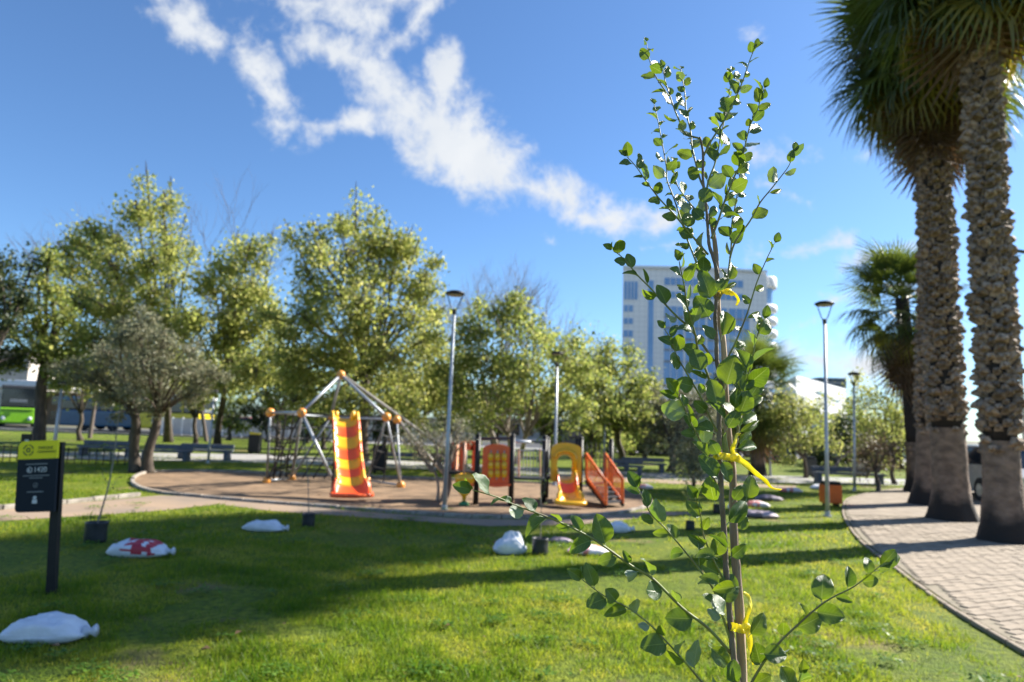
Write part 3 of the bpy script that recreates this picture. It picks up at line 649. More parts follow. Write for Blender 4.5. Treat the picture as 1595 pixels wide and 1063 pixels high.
# shrubby tree in the wood chips and its pale stems
tree('shrub', 'loose small leafed shrub tree with bare pale stems left of the lamp post', G(688, 781), [(655, 680, 14), (685, 690, 18), (665, 705, 16), (710, 695, 16), (640, 690, 10), (720, 675, 12), (700, 660, 12)], 14, 'f_olive', .035, 1.9, .5, .045, bark='bark_pale', tips=50, per=16, stems=3, spread=.3)
# bare trees against the sky
for (bx0, by0, tx, ty, sd, lb) in [(712, 700, 700, 430, 3, 'leafless tree behind the tall lamp post'), (768, 702, 770, 425, 5, 'tallest leafless tree above the spreading tree'),
                                   (850, 704, 838, 450, 8, 'leafless tree just right of the tallest bare one'), (912, 706, 935, 520, 9, 'short leafless tree behind the bright leafed tree'),
                                   (140, 683, 140, 335, 13, 'thin leafless tree rising above the left foliage'), (322, 688, 310, 350, 17, 'leafless tree between the two left yellow trees')]:
    b = G(bx0, by0); bare_tree(lb, b, tx, ty, b.y, 40, sd)
# far dark tree rows (each tree can be told apart only by its bulge)
k = 0
for (px, py, rp, Y) in [(930, 670, 24, 40), (985, 668, 26, 42), (1040, 680, 24, 44), (1100, 676, 26, 44), (1150, 690, 22, 46), (1345, 700, 18, 45), (1300, 705, 16, 46), (420, 640, 26, 44), (480, 655, 22, 44), (360, 640, 24, 44), (600, 660, 22, 45)]:
    g = G(px, 0 + 1701 / Y + 662 + (px - 797) * .036); g.y = Y
    lb = ['dark evergreen behind the wooden play stairs', 'dark evergreen above the parked cars', 'dark evergreen left of the sapling stem', 'dark evergreen directly behind the sapling stem', 'dark evergreen by the blue tarpaulin',
          'dark evergreen behind the rusty small tree', 'dark evergreen right of the leaning pylon', 'dark evergreen behind the left corner of the rope climber', 'dark evergreen behind the slide', 'dark evergreen over the red cars', 'dark evergreen behind the right of the rope climber', 'dark evergreen beside the green bus'][k]
    tree('evergreen_tree', lb, Vector((P(px, py, Y).x, Y, 0)), [(px - rp * .5, py, rp * .8), (px + rp * .5, py + 4, rp * .8), (px, py - rp * .5, rp * .7), (px + 3, py + rp * .5, rp * .7)], Y, 'f_dark' if k % 3 else 'f_green', .17, .8, .3, .14, tips=10, per=24, group='dark evergreens by the far street'); k += 1

for px, Y, top_, f_, lb in ((120, 36, 540, 'f_yellow', 'background tree behind the blue bus pole'), (200, 33, 560, 'f_green', 'background tree directly behind the olive crown'),
                            (300, 34, 545, 'f_yellow', 'background tree right of the olive crown'), (430, 33, 560, 'f_green', 'background tree left of the climber top'), (500, 35, 565, 'f_green', 'background tree behind the left slope of the climber'),
                            (610, 33, 560, 'f_yellow', 'background tree over the right slope of the climber'), (700, 34, 580, 'f_green', 'background tree behind the tall lamp post'), (770, 35, 585, 'f_yellow', 'background tree behind the roller panel'),
                            (850, 34, 585, 'f_green', 'background tree behind the yellow slide hood'), (920, 36, 600, 'f_green', 'background tree behind the play stairs'), (1000, 38, 610, 'f_green', 'background tree below the office tower left corner'),
                            (1110, 38, 625, 'f_olive', 'background tree below the office tower right half'), (1230, 40, 650, 'f_green', 'background tree below the white angular building'), (1345, 38, 640, 'f_green', 'background tree far beyond the paved path'), (1400, 36, 650, 'f_yellow', 'background tree nearest the palm trunks')):
    base = Vector((P(px + 5, 690, Y).x, Y, 0)); b = 632 + px * .036
    tree('background_tree', lb, base, [(px, top_ + 28, 34), (px - 34, top_ + 45, 32), (px + 34, top_ + 45, 32), (px, min(b - 8, top_ + 70), 34)] if px > 450 else [(px, top_ + 20, 32), (px - 34, top_ + 32, 26), (px + 34, top_ + 32, 26), (px, top_ + 48, 22)], Y, f_, .16, .75, .3, .12, tips=11, per=22, group='background trees before the street')

# ------------------------------------------------------------------ palms
def frond_mesh(name, m, droop, n=34, plen=.9, L0=.95, curl=1.0):
    b = MB(); pts = [Vector((0, plen * t, .05 * math.sin(t * 3.1) - droop * .25 * t * t)) for t in (0, .33, .66, 1)]
    b.tube(pts, [.028, .02, .016, .014], 4); c = pts[-1]
    for i in range(n):
        a = R(-138 + 276 * i / (n - 1)); ln = L0 * (1 - .25 * abs(a) / 2.4) * random.uniform(.85, 1.1); d = Vector((math.sin(a), math.cos(a), 0)); sd = Vector((d.y, -d.x, 0))
        st = []
        for t, w in ((0, .006), (.3, .024), (.62, .02), (.85, .010), (1, .002)):
            z = .16 * abs(math.sin(a)) * t - droop * (t ** 2.2) * .42 * curl - (.30 * max(0, t - .6) ** 1.1 * curl) + (.012 if i % 2 else -.012) * (t < .7)
            p = c + d * ln * t * (1 - .12 * droop * t) + Vector((0, 0, z)); st += [p - sd * w, p + sd * w]
        b.add(st, [(2 * k, 2 * k + 1, 2 * k + 3, 2 * k + 2) for k in range(4)])
    o = b.build(name, m, None, smooth=False); return o
FR = [frond_mesh('frond', M['frond'], .5), frond_mesh('frond', M['frond'], .9), frond_mesh('frond', M['yelfrond'], 1.0)]
FD = [frond_mesh('dead_frond', M['deadfrond'], 1.6, 22, .8, .75, 1.2), frond_mesh('dead_frond', M['deadfrond'], 1.1, 18, .9, .7, 1.5)]
bootm = MB(); w_ = .078
bootm.add([(-w_, 0, -.02), (w_, 0, -.02), (w_ * .95, .05, .03), (-w_ * .95, .05, .03), (-w_ * .6, .095, .10), (w_ * .6, .095, .10), (-w_ * .55, .045, .13), (w_ * .55, .045, .13), (-w_ * .7, -.02, .11), (w_ * .7, -.02, .11), (0, .11, .065)],
          [(0, 1, 2, 3), (3, 2, 10), (2, 5, 10), (3, 10, 4), (4, 10, 5), (4, 5, 7, 6), (6, 7, 9, 8), (0, 3, 4, 6, 8), (1, 9, 7, 5, 2)])
boot0 = bootm.build('leaf_base', M['boot'], None, smooth=False)
def palm(label, base, top, r0, r1, smooth_h, n_live, n_dead, fs=1.0, lowest=1.0, boots=True, singles=0, group='fan palms along the paved path'):
    root = thing('fan_palm', label, 'palm tree', base, 0, group); top = top - base; H = top.z
    ax = lambda t: Vector((top.x * t, top.y * t, H * t)); sh = smooth_h / H
    lo = MB(); lo.smooth = True; n = 56; pts = []; prof = []
    def ring(z, r): pts.append(ax(z / H) if z >= 0 else Vector((0, 0, z))); prof.append(r)
    kz, kf = (-.06, .02, .10, .22, .38, .6, .9, 1.2, smooth_h), (1.62, 1.5, 1.42, 1.3, 1.17, 1.07, 1.0, .98, .97)
    for i_ in range(36): z = -.06 + (smooth_h + .06) * i_ / 35; ring(z, r0 * float(np.interp(z, kz, kf)))
    vs = []
    for p, r in zip(pts, prof):
        for j in range(n):
            q = 6.2832 * j / n; k_ = max(0, (r / r0 - 1)); rr = r * (1 + .10 * k_ * math.sin(3 * q + base.x * 3) + .07 * k_ * math.sin(7 * q + base.y) + .05 * mnoise.noise(Vector((math.cos(q) * 2.2, math.sin(q) * 2.2, p.z * 2.5 + base.y))) + .035 * mnoise.noise(Vector((math.cos(q) * 7, math.sin(q) * 7, p.z * 9 + base.x)))); vs.append(p + Vector((rr * math.cos(q), rr * math.sin(q), 0)))
    lo.add(vs, [(i * n + j, i * n + (j + 1) % n, (i + 1) * n + (j + 1) % n, (i + 1) * n + j) for i in range(len(pts) - 1) for j in range(n)])
    lo.build('trunk_foot', M['palmbase'], root)
    up = MB(); up.smooth = True; ks = 14
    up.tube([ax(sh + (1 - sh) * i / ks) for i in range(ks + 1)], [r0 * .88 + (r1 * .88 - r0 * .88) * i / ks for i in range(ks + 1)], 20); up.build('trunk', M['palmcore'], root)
    if boots:
        items = []; rows = int((H - smooth_h) / .092); nper = int(6.2832 * r0 / .18)
        for i in range(rows):
            z = smooth_h - .05 + i * .092; r = r0 + (r1 - r0) * (z - smooth_h) / (H - smooth_h)
            for j in range(nper):
                if i < 3 and random.random() < (.35, .2, .05)[i]: continue
                q = 6.2832 * (j + (.5 if i % 2 else 0)) / nper + .12 * math.sin(z * 2.3) + .05 * math.sin(z * 7.1) + random.uniform(-.08, .08)
                if random.random() < .06: continue
                items.append((z + random.uniform(-.03, .03) - (random.uniform(0, .22) if i < 2 else 0), q, r))
        items.sort(key=lambda it: (-(-math.sin(it[1]) * base.y - math.cos(it[1]) * base.x > 2.0), it[0]))
        vsb = [v.co.copy() for v in boot0.data.vertices]; fb = [tuple(p.vertices) for p in boot0.data.polygons]; jb = MB(); rv = []
        for k, (z, q, r) in enumerate(items):
            s = random.uniform(.68, 1.32) * (.93 + .07 * r / r0); c = ax(z / H) + Vector((math.cos(q), math.sin(q), 0)) * (r * .86)
            m4 = Matrix.Translation(c) @ Matrix.Rotation(q - math.pi / 2, 4, 'Z') @ Matrix.Rotation(random.uniform(-.45, .35), 4, 'X') @ Matrix.Rotation(random.uniform(-.3, .3), 4, 'Y') @ Matrix.Diagonal((s, s * random.uniform(.75, 1.3), s, 1))
            if k < singles:
                o = boot0.copy(); COL.objects.link(o); o.parent = root; o.matrix_basis = m4
            else: jb.add([m4 @ v for v in vsb], fb); rv += [random.random()] * len(fb)
        o = jb.build('leaf_bases', M['boot'], root, smooth=False); o['kind'] = 'stuff'
        a = o.data.attributes.new('rnd', 'FLOAT', 'FACE'); a.data.foreach_set('value', np.array(rv, dtype=np.float32))
    gold = 2.39996
    for i in range(n_live):
        t = (i + .5) / n_live; el = R(80 - 128 * t ** .9); az = gold * i + random.uniform(-.2, .2)
        src = FR[2] if (t > .86 and random.random() < .6) else FR[0 if t < .5 else 1]; o = src.copy(); COL.objects.link(o); o.parent = root; s = fs * random.uniform(.85, 1.15)
        o.matrix_basis = Matrix.Translation(top + Vector((0, 0, .25 - .75 * t * fs))) @ Matrix.Rotation(az, 4, 'Z') @ Matrix.Rotation(el, 4, 'X') @ Matrix.Rotation(random.uniform(-.5, .5), 4, 'Y') @ Matrix.Scale(s, 4)
    for i in range(n_dead):
        t = i / max(1, n_dead); el = R(-38 - 48 * t + random.uniform(-10, 8)); az = gold * i * 1.3 + random.uniform(-.3, .3); src = FD[i % 2]; o = src.copy(); COL.objects.link(o); o.parent = root
        s = fs * random.uniform(.8, 1.15); zz = top + Vector((0, 0, -.45 * fs - lowest * fs * t * random.uniform(.5, 1)))
        o.matrix_basis = Matrix.Translation(zz) @ Matrix.Rotation(az, 4, 'Z') @ Matrix.Rotation(el, 4, 'X') @ Matrix.Rotation(random.uniform(-.6, .6), 4, 'Y') @ Matrix.Scale(s, 4)
    return root
pb = G(1566, 846); palm('nearest fan palm, its thick scaly trunk at the right edge', pb, P(1518, -95, pb.y), .27, .235, 1.62, 92, 8, 1.2, .3, True, 300)
pb = G(1484, 812); palm('second fan palm with brown skirt of dead fronds hanging low', pb, P(1440, 55, pb.y), .315, .275, 1.85, 100, 22, 1.2, 1.1, True, 300)
pb = G(1447, 788); palm('third fan palm, half hidden behind the trunk of the second', pb, P(1458, 120, pb.y), .31, .27, 1.9, 80, 24, 1.2, 1.0, True, 0)
pb = Vector((P(1428, 700, 21).x, 21, 0)); palm('shorter fan palm whose crown shows left of the big trunks', pb, P(1405, 465, 21), .26, .22, 1.5, 46, 22, 1.12, 1.5, False, 0)
pb = G(1180, 741); palm('small distant fan palm behind the sapling', pb, P(1183, 598, pb.y), .24, .2, 1.2, 44, 16, 1.15, .8, False, 0, 'distant fan palms')
for o in FR + FD + [boot0]: bpy.data.objects.remove(o)

# ------------------------------------------------------------------ buildings
def tower():
    Y = 150; c0 = P(968, 600, Y); c1 = P(1196, 600, Y); x0, x1 = c0.x, c1.x; H = P(1080, 418, Y).z; root = thing('office_tower', 'white curved office tower with blue glass above the trees', 'building', ((x0 + x1) / 2, Y, 0))
    Wd = x1 - x0; rad = Wd * 4; half = math.asin(Wd / 2 / rad)
    def pt(u, z, off=0.0):          # u 0..1 across the convex front
        a = (u - .5) * 2 * half; return Vector(((rad + off) * math.sin(a), rad * math.cos(half) - (rad + off) * math.cos(a), z))
    us = [i / 40 for i in range(41)]
    front = MB(); zs = [0, H - .6]; vs = [pt(u, z) for z in zs for u in us]; k = len(us)
    front.add(vs, [(i, i + 1, k + i + 1, k + i) for i in range(k - 1)])
    bk = [Vector((-Wd / 2 + 3.4, 16, z)) for z in zs] + [Vector((Wd / 2, 16, z)) for z in zs]
    front.add([pt(0, 0), pt(0, H - .6), bk[1], bk[0]], [(0, 1, 2, 3)]); front.add([pt(1, 0), pt(1, H - .6), bk[3], bk[2]], [(0, 1, 2, 3)])
    front.add([pt(u, H - .6) for u in us] + [bk[3], bk[1]], [tuple(range(k + 2))])
    fo = front.build('wall', M['tower'], root); uvl = fo.data.uv_layers.new(name='UVMap')
    for p in fo.data.polygons:
        for li in p.loop_indices:
            v = fo.data.vertices[fo.data.loops[li].vertex_index].co; uvl.data[li].uv = (v.x + v.y * .5, v.z)
    def pane(u0, u1, z0, z1, name='window', off=.12, m=None, mull=0):
        n = max(1, int((u1 - u0) * 40)); b = MB(); uu = [u0 + (u1 - u0) * i / n for i in range(n + 1)]
        A = [pt(u, z, o_) for o_ in (-.2, off) for z in (z0, z1) for u in uu]; q = n + 1
        f = []
        for i in range(n): f += [(2 * q + i, 2 * q + i + 1, 3 * q + i + 1, 3 * q + i), (i, 2 * q + i, 2 * q + i + 1, i + 1), (q + i, q + i + 1, 3 * q + i + 1, 3 * q + i)]
        f += [(0, q, 3 * q, 2 * q), (n, 2 * q + n, 3 * q + n, q + n)]
        b.add(A, f); w = b.build(name, m or M['glassblue'], root)
        for i in range(mull):
            u = u0 + (u1 - u0) * (i + 1) / (mull + 1); MB().tube([pt(u, z0, off + .05), pt(u, z1, off + .05)], .08, 4).build('mullion', M['white'], w)
    zz = lambda py: P(1080, py, Y).z - 0  # heights at the front
    zl = lambda py: P(975, py, Y).z
    u = lambda px: (px - 968) / 230
    pane(u(970), u(991), zl(467), zl(439), mull=3)
    for a, b in ((486, 476), (505, 496), (525, 515), (545, 535), (565, 556)): pane(u(970), u(984), zl(a), zl(b), mull=1)
    pane(u(1008), u(1016), zl(592), zl(437))
    for a, b in ((447, 436), (467, 457)):
        pane(u(1033), u(1086), zz(a), zz(b), mull=5); pane(u(1092), u(1158), zz(a), zz(b), mull=6)
    for a, b in ((1033, 1063), (1066.5, 1097.5), (1101, 1132), (1135.5, 1168)):
        pane(u(a), u(b), zz(600), zz(480), mull=2, off=.1)
        for z in (497, 514, 531, 548, 566): pane(u(a), u(b), zz(z) - .15, zz(z) + .35, 'spandrel', .16, M['pylon'])
    pane(u(1176), u(1181), zz(498), zz(490)); pane(u(1176), u(1181), zz(520), zz(512)); pane(u(1176), u(1181), zz(542), zz(534))
    par = MB(); vs = [pt(q_, z, .35) for z in (H - .6, H) for q_ in us]; par.add(vs, [(i, i + 1, k + i + 1, k + i) for i in range(k - 1)])
    vs = [pt(q_, z, -1.2) for z in (H - .6, H) for q_ in us]; par.add(vs, [(i, i + 1, k + i + 1, k + i) for i in range(k - 1)])
    par.add([pt(q_, H, .35) for q_ in us] + [pt(q_, H, -1.2) for q_ in us], [(i, i + 1, k + i + 1, k + i) for i in range(k - 1)]); par.build('parapet', M['white'], root)
    # rounded corner with stacked balcony bands
    cx, cy, cr = Wd / 2 + .6, 4.2, 3.0; MB().lathe([(cr - .7, 0), (cr - .7, H - 1)], 24, (cx, cy, 0)).build('corner_glazing', M['glassblue'], root)
    ztop = P(1200, 428, Y).z; MB().lathe([(cr, ztop - 2.6), (cr + .1, ztop - 2.2), (cr + .1, ztop - .4), (cr - .1, ztop)], 24, (cx, cy, 0)).build('corner_cap', M['white'], root, smooth=True)
    for a in range(478, 620, 20):
        z = P(1200, a, Y).z; MB().lathe([(cr - .5, z - 1.0), (cr, z - .75), (cr + .18, z), (cr, z + .75), (cr - .5, z + 1.0)], 24, (cx, cy, 0)).build('balcony', M['white'], root, smooth=True)
    cxx = MB().box((2, 9, H + .8), (8, 5, 1.8), bev=.1); cxx.build('roof_plant', M['pylon'], root)
tower()
def white_block():
    A, B, D = P(1240, 585, 80), P(1318, 606, 105), P(1213, 600, 96); zt = A.z; root = thing('wedge_building', 'white angular building with sloping roofline behind the lamp posts', 'building', (A.x, 80, 0))
    a = Vector((0, 0, 0)); b_ = Vector((B.x - A.x, 25, 0)); d = Vector((D.x - A.x, 16, 0)); c = b_ + d; zs = (zt, B.z, B.z, D.z); up = lambda v, z: Vector((v.x, v.y, z))
    MB().add([a, b_, c, d] + [up(v, z) for v, z in zip((a, b_, c, d), zs)], [(0, 1, 5, 4), (1, 2, 6, 5), (2, 3, 7, 6), (3, 0, 4, 7), (4, 5, 6), (4, 6, 7)]).build('wall', M['white'], root)
    rz = math.atan2(25, b_.x); dirx = b_.normalized(); nrm = Vector((dirx.y, -dirx.x, 0)); rot = Matrix.Rotation(rz, 3, 'Z')
    for t0, t1, z in ((.34, .56, .84), (.66, .8, .78), (.25, .9, .5), (.25, .9, .3), (.25, .9, .12)):
        MB().box(b_ * ((t0 + t1) / 2) + nrm * .02 + Vector((0, 0, z * zt)), (b_.length * (t1 - t0), .16, .28), rot).build('window', M['glassdark'], root)
white_block()
Y = 130; p = P(1275, 588, Y); q = P(1318, 588, Y); r_ = thing('dark_office_block', 'dark ribbed block rising behind the white angular building', 'building', ((p.x + q.x) / 2, Y, 0)); wd = q.x - p.x
MB().box((0, 4, p.z / 2), (wd, 8, p.z)).build('wall', M['pylon'], r_)
for i in range(7): MB().box((0, -.08, p.z - .5 - i * .9), (wd * .96, .14, .42)).build('window', M['glassdark'], r_)
def facade(label, px0, px1, pytop, Y, m, rows, cols, winh=1.1, name='street_building'):
    a, b = P(px0, pytop, Y), P(px1, pytop, Y); H = a.z; w = b.x - a.x; root = thing(name, label, 'building', (a.x, Y, 0))
    MB().box((w / 2, 5, H / 2), (w, 10, H)).build('wall', M[m], root); MB().box((w / 2, 4.8, H + .08), (w + .3, 10.6, .16)).build('roof_slab', M['concrete'], root)
    for r in range(rows):
        for c in range(cols):
            x = w * (c + .5) / cols; z = H * (r + .55) / rows; MB().box((x, -.02, z), (w / cols * .55, .1, min(winh, H / rows * .55))).build('window', M['glassdark'], root)
    return root
facade('pale building with dark windows behind the trees at far left', -60, 48, 545, 85, 'render', 2, 6)
facade('brown low building behind the green and blue buses', 60, 135, 612, 72, 'render2', 2, 4)
facade('long pale low building behind the rope climber', 440, 700, 645, 68, 'render', 1, 11, 1.3)
facade('pale low building seen between trunks behind the orange panels', 705, 880, 652, 70, 'render', 1, 8, 1.2)
facade('brown shaded building behind the play stairs', 885, 1150, 655, 66, 'render2', 1, 10, 1.2)
facade('low grey building behind the rusty small tree', 1300, 1440, 700, 60, 'render2', 1, 6, 1)
# station canopy
Y = 68; a, b = P(-90, 589, Y), P(112, 600, Y); r_ = thing('canopy', 'long white canopy roof over the bus bays at left', 'canopy', (a.x, Y, 0)); w = b.x - a.x
MB().box((w / 2, 2, a.z - .35), (w, 6, .75), bev=.08).build('roof', M['white'], r_)
for i in range(6): MB().tube([(w * (i + .5) / 6, 1, 0), (w * (i + .5) / 6, 1, a.z - .4)], .1, 8).build('column', M['galv'], r_)
# leaning pylon sculpture
b0 = P(1289, 706, 60); t0 = P(1257, 632, 60); r_ = thing('leaning_pylon', 'grey tapered pylon leaning left in front of the white building', 'sculpture', (b0.x, 60, 0)); d = t0 - b0
MB().add([(-.9, 0, 0), (.9, 0, 0), (.9, .8, 0), (-.9, .8, 0), (-1.3, 0, 2), (.9, 0, 2), (.9, .8, 2), (-1.3, .8, 2), (d.x - .55, 0, t0.z * 1.0), (d.x + .75, 0, t0.z * .96), (d.x + .75, .6, t0.z * .96), (d.x - .55, .6, t0.z), (d.x * .5 - .7, 0, t0.z * .55), (d.x * .5 + 1.3, 0, t0.z * .6)],
         [(0, 1, 5, 4), (1, 2, 6, 5), (2, 3, 7, 6), (3, 0, 4, 7), (4, 5, 13, 12), (12, 13, 9, 8), (5, 6, 10, 9, 13), (7, 4, 12, 8, 11), (6, 7, 11, 10), (8, 9, 10, 11)]).build('shaft', M['pylon'], r_)
for i in range(8):
    t = .32 + .07 * i; MB().box((d.x * t - .0, -.06, t0.z * t), (.9, .1, .22), Matrix.Rotation(-.35, 3, 'Y')).build('slat', M['silver'], r_)

# fence of grey panels along the street
def panel_fence(label, px0, px1, Y, h, n, m='fencegrey'):
    a, b = P(px0, 680, Y), P(px1, 680, Y); root = thing('panel_fence', label, 'fence', (a.x, Y, 0)); w = (b.x - a.x) / n
    p0 = MB().box((w / 2, 0, h / 2 + .05), (w - .08, .05, h - .1)).build('panel', M[m], root); q0 = MB().box((0, 0, h / 2), (.09, .12, h + .1)).build('post', M['white'], root)
    for i in range(1, n):
        for s in (p0, q0): o = s.copy(); COL.objects.link(o); o.parent = root; o.location = (w * i, 0, 0)
panel_fence('grey panel fence along the street behind the olive', 236, 345, 49.8, 1.25, 7)
panel_fence('grey panel fence behind the left corner of the climber', 346, 480, 49.8, 1.1, 9)
panel_fence('grey panel fence seen through the rope climber', 500, 690, 49.8, 1.2, 12)
# black picket rail beside the near sign
def rail(label, px0, px1, pyt, pyb, n):
    a, b = G(px0, pyb), G(px1, pyb + (px1 - px0) * .036); h = P(px0, pyt, a.y).z; root = thing('picket_fence', label, 'fence', a); dr = b - a
    MB().tube([(0, 0, h - .05), dr + Vector((0, 0, h - .05))], .014, 6).build('rail', M['black'], root)
    MB().tube([(0, 0, .14), dr + Vector((0, 0, .14))], .014, 6).build('rail', M['black'], root)
    p0 = MB().tube([(0, 0, 0), (0, 0, h)], .016, 6).build('picket', M['black'], root)
    for i in range(1, n): o = p0.copy(); COL.objects.link(o); o.parent = root; o.location = dr * i / (n - 1)
rail('low black picket fence crossing behind the park sign', -30, 205, 692, 718, 22)

# ------------------------------------------------------------------ vehicles
def wheel(b, x, y, r=.32): b.tube([(x, y - .11, r), (x, y + .11, r)], r, 16)
def car(label, loc, rz, m, group='parked cars by the far street', s=1.0):
    root = thing('parked_car', label, 'car', loc, rz, group)
    body = [(-2.1, .32), (-2.12, .72), (-1.9, .92), (-1.35, .98), (1.05, .95), (1.9, .82), (2.1, .62), (2.12, .32)]
    MB().prism(body, -.84, .84).build('body', M[m], root)
    MB().add([(x, y, z) for y, k_ in ((-.78, 1), (.78, 1)) for x, z in ((-1.75, .95), (1.05, .95))] + [(x, y, z) for y in (-.62, .62) for x, z in ((-1.2, 1.44), (.3, 1.44))], [(0, 1, 5, 4), (2, 6, 7, 3), (0, 4, 6, 2), (1, 3, 7, 5)]).build('windows', M['glassdark'], root)
    MB().box((-.45, 0, 1.455), (1.55, 1.26, .05), bev=.02).build('roof', M[m], root)
    for x in (-1.3, 1.3):
        for y in (-.78, .78): b = MB(); wheel(b, x, y); w = b.build('wheel', M['rubber'], root); h = MB(); h.tube([(x, y - .125, .32), (x, y + .125, .32)], .17, 10); h.build('rim', M['silver'], w)
    for y in (-.6, .6): MB().box((2.08, y, .66), (.1, .3, .14), bev=.02).build('headlight', M['lamp'], root)
    return root
def xc(px, Y): return P(px, 680, Y).x
car('red car parked left of the black bin behind the fence', (xc(348, 49), 51.2, 0), R(180), 'redcar'); car('second red car just right of a thin dark trunk', (xc(384, 49), 53, 0), R(170), 'redcar')
for px, Y, m, lb in ((975, 46, 'silver', 'silver car under the evergreens by the play stairs'), (1010, 47, 'white', 'white car left of the sapling by the far street'), (1050, 46, 'silver', 'silver car nearest the sapling stem on its left'), (1235, 46, 'white', 'white car right of the small distant palm'), (1345, 44, 'silver', 'silver car behind the rusty small tree'), (1405, 44, 'white', 'white car seen just left of the palm trunks')):
    car(lb, (xc(px, Y), Y, 0), R(180 + random.uniform(-8, 8)), m)
o = car('pale blue car showing between the two big palm trunks', (P(1530, 760, 19).x + .6, 19.5, 0), R(80), 'silver', 'cars beyond the palms')
o = car('white car beyond the nearest palm at the right edge', (P(1620, 760, 20).x + 1.5, 24, 0), R(75), 'white', 'cars beyond the palms')
def bus(label, loc, rz, m, Ln, H, roof, seed, dd=False):
    root = thing('bus', label, 'bus', loc, rz, 'buses on the far street'); W_ = 2.45
    MB().box((Ln / 2, 0, .95), (Ln, W_, 1.3), bev=.12).build('body', M[m], root)
    MB().box((Ln / 2, 0, (1.6 + H) / 2 - .05), (Ln - .06, W_ - .06, H - 1.7), bev=.1).build('window_band', M['glassdark'], root)
    MB().box((Ln / 2, 0, H - .12), (Ln - .02, W_, .34), bev=.1).build('roof', M[roof], root)
    n = int(Ln / 1.4)
    for i in range(1, n):
        for y in (-W_ / 2, W_ / 2): MB().box((Ln * i / n, y, (1.6 + H) / 2 - .1), (.1, .04, H - 1.9)).build('pillar', M[m], root)
    for x in (1.9, Ln - 2):
        for y in (-W_ / 2 + .12, W_ / 2 - .12): b = MB(); wheel(b, x, y, .46); b.build('wheel', M['rubber'], root)
    for y in (-.9, .9): MB().ball((-.02, y, .72), .16, sc=(.4, 1, 1)).build('headlight', M['lamp'], root, smooth=True); MB().box((-.35, y * 1.5, H - .9), (.12, .16, .42), bev=.03).build('mirror', M['black'], root)
    MB().box((-.02, 0, 1.85 if not dd else 2.15), (.06, 1.2, .26), bev=.02).build('destination_display', M['signgrey'], root)
    MB().box((-.01, 0, 1.42), (.08, 2.1, .05), bev=.01).build('wiper_panel', M['black'], root)
    return root
bz = 57.0
o = bus('lime green fronted bus under the white canopy at far left', (P(27, 640, bz).x, bz, 0), R(124), 'limebus', 9, 3.4, 'dark_grey', 1, True)
o = bus('blue single deck bus right of the thin pale lamp pole', (P(216, 640, 56).x, 57, 0), R(180), 'bluebus', 6.2, 2.6, 'bluebus', 2)
o = bus('yellow bus with white roof behind the grey panel fence', (P(316, 640, 55).x, 56, 0), R(172), 'yelbus', 5.8, 3.0, 'white', 3)
# blue tarpaulin stall
a = P(1190, 700, 40); b = P(1240, 722, 40); r_ = thing('market_tent', 'blue tarpaulin shelter by the small distant palm', 'tent', (a.x, 40, 0)); w = b.x - a.x + .6
MB().add([(0, 0, 1.0), (w, 0, .9), (w, 2.4, 1.0), (0, 2.4, 1.1), (w * .3, 1.2, 1.9), (w * .75, 1.2, 1.7)], [(0, 1, 5, 4), (1, 2, 5), (2, 3, 4, 5), (3, 0, 4)]).build('canopy', M['tarp'], r_)
MB().add([(0, 2.3, 0), (w, 2.3, 0), (w, 2.35, 1.0), (0, 2.35, 1.1)], [(0, 1, 2, 3)]).build('back_sheet', M['tarp'], r_)
for x in (0.03, w - .03): MB().tube([(x, .03, 0), (x, .03, .95)], .03, 6).build('pole', M['galv'], r_)

# ------------------------------------------------------------------ lamp posts
def lamp_post(label, bpx, tpx, arm=True, r=.045, group='park lamp posts', Y=None):
    b = G(*bpx) if Y is None else Vector((P(bpx[0], bpx[1], Y).x, Y, 0)); t = P(tpx[0], tpx[1], b.y) - b; root = thing('lamp_post', label, 'lamp post', b, 0, group)
    hh = t.z; s = hh / 4.0; neck = t * (1 - .27 * s / hh * 1.25)
    MB().tube([(0, 0, 0), t * .3, neck], [r, r * .82, r * .6], 12).build('pole', M['galv'], root, smooth=True)
    MB().lathe([(r * 1.7, 0), (r * 1.7, .025), (r * 1.15, .03), (r * 1.1, .1)], 14).build('base_plate', M['galv'], root)
    w = .17 * s ** .5
    if arm:
        for sx in (-1, 1): MB().tube([neck - Vector((0, 0, .05)), neck + Vector((sx * w * .4, 0, .10)), t + Vector((sx * w * .9, 0, -.01))], .011, 6).build('arm', M['black'], root)
        MB().lathe([(r * .9, -.06), (r * .9, .02), (r * .6, .05)], 10, neck).build('collar', M['black'], root)
    hd = MB().lathe([(w * .95, -.025), (w * 1.1, 0), (w * 1.08, .02), (w * .6, .055), (w * .2, .065)], 22, t).build('lamp_head', M['black'], root, smooth=True)
    MB().lathe([(w * .85, -.035), (w * .88, -.02)], 20, t).build('diffuser', M['render'], hd)
    return root
lamp_post('tall grey lamp post with round black head left of the play panels', (692, 795), (709, 458))
lamp_post('tall grey lamp post beside the paved path with orange bin behind', (1289, 805), (1284, 474))
lamp_post('shorter lamp post right behind the play structure', (864, 757), (868, 551), r=.05)
lamp_post('lamp post in the distance left of the palms', (1331, 765), (1330, 583), r=.045)
lamp_post('thin distant lamp pole right of the small palm', (1200, 742), (1198, 640), False, r=.05)
lamp_post('leaning pale pole rising behind the park sign', (83, 708), (97, 597), False, r=.07)
lamp_post('slim grey pole standing on the far path at left', (324, 722), (334, 610), False, r=.045)
lamp_post('pale post in the trees right of the play structure', (940, 733), (943, 655), False, r=.05)
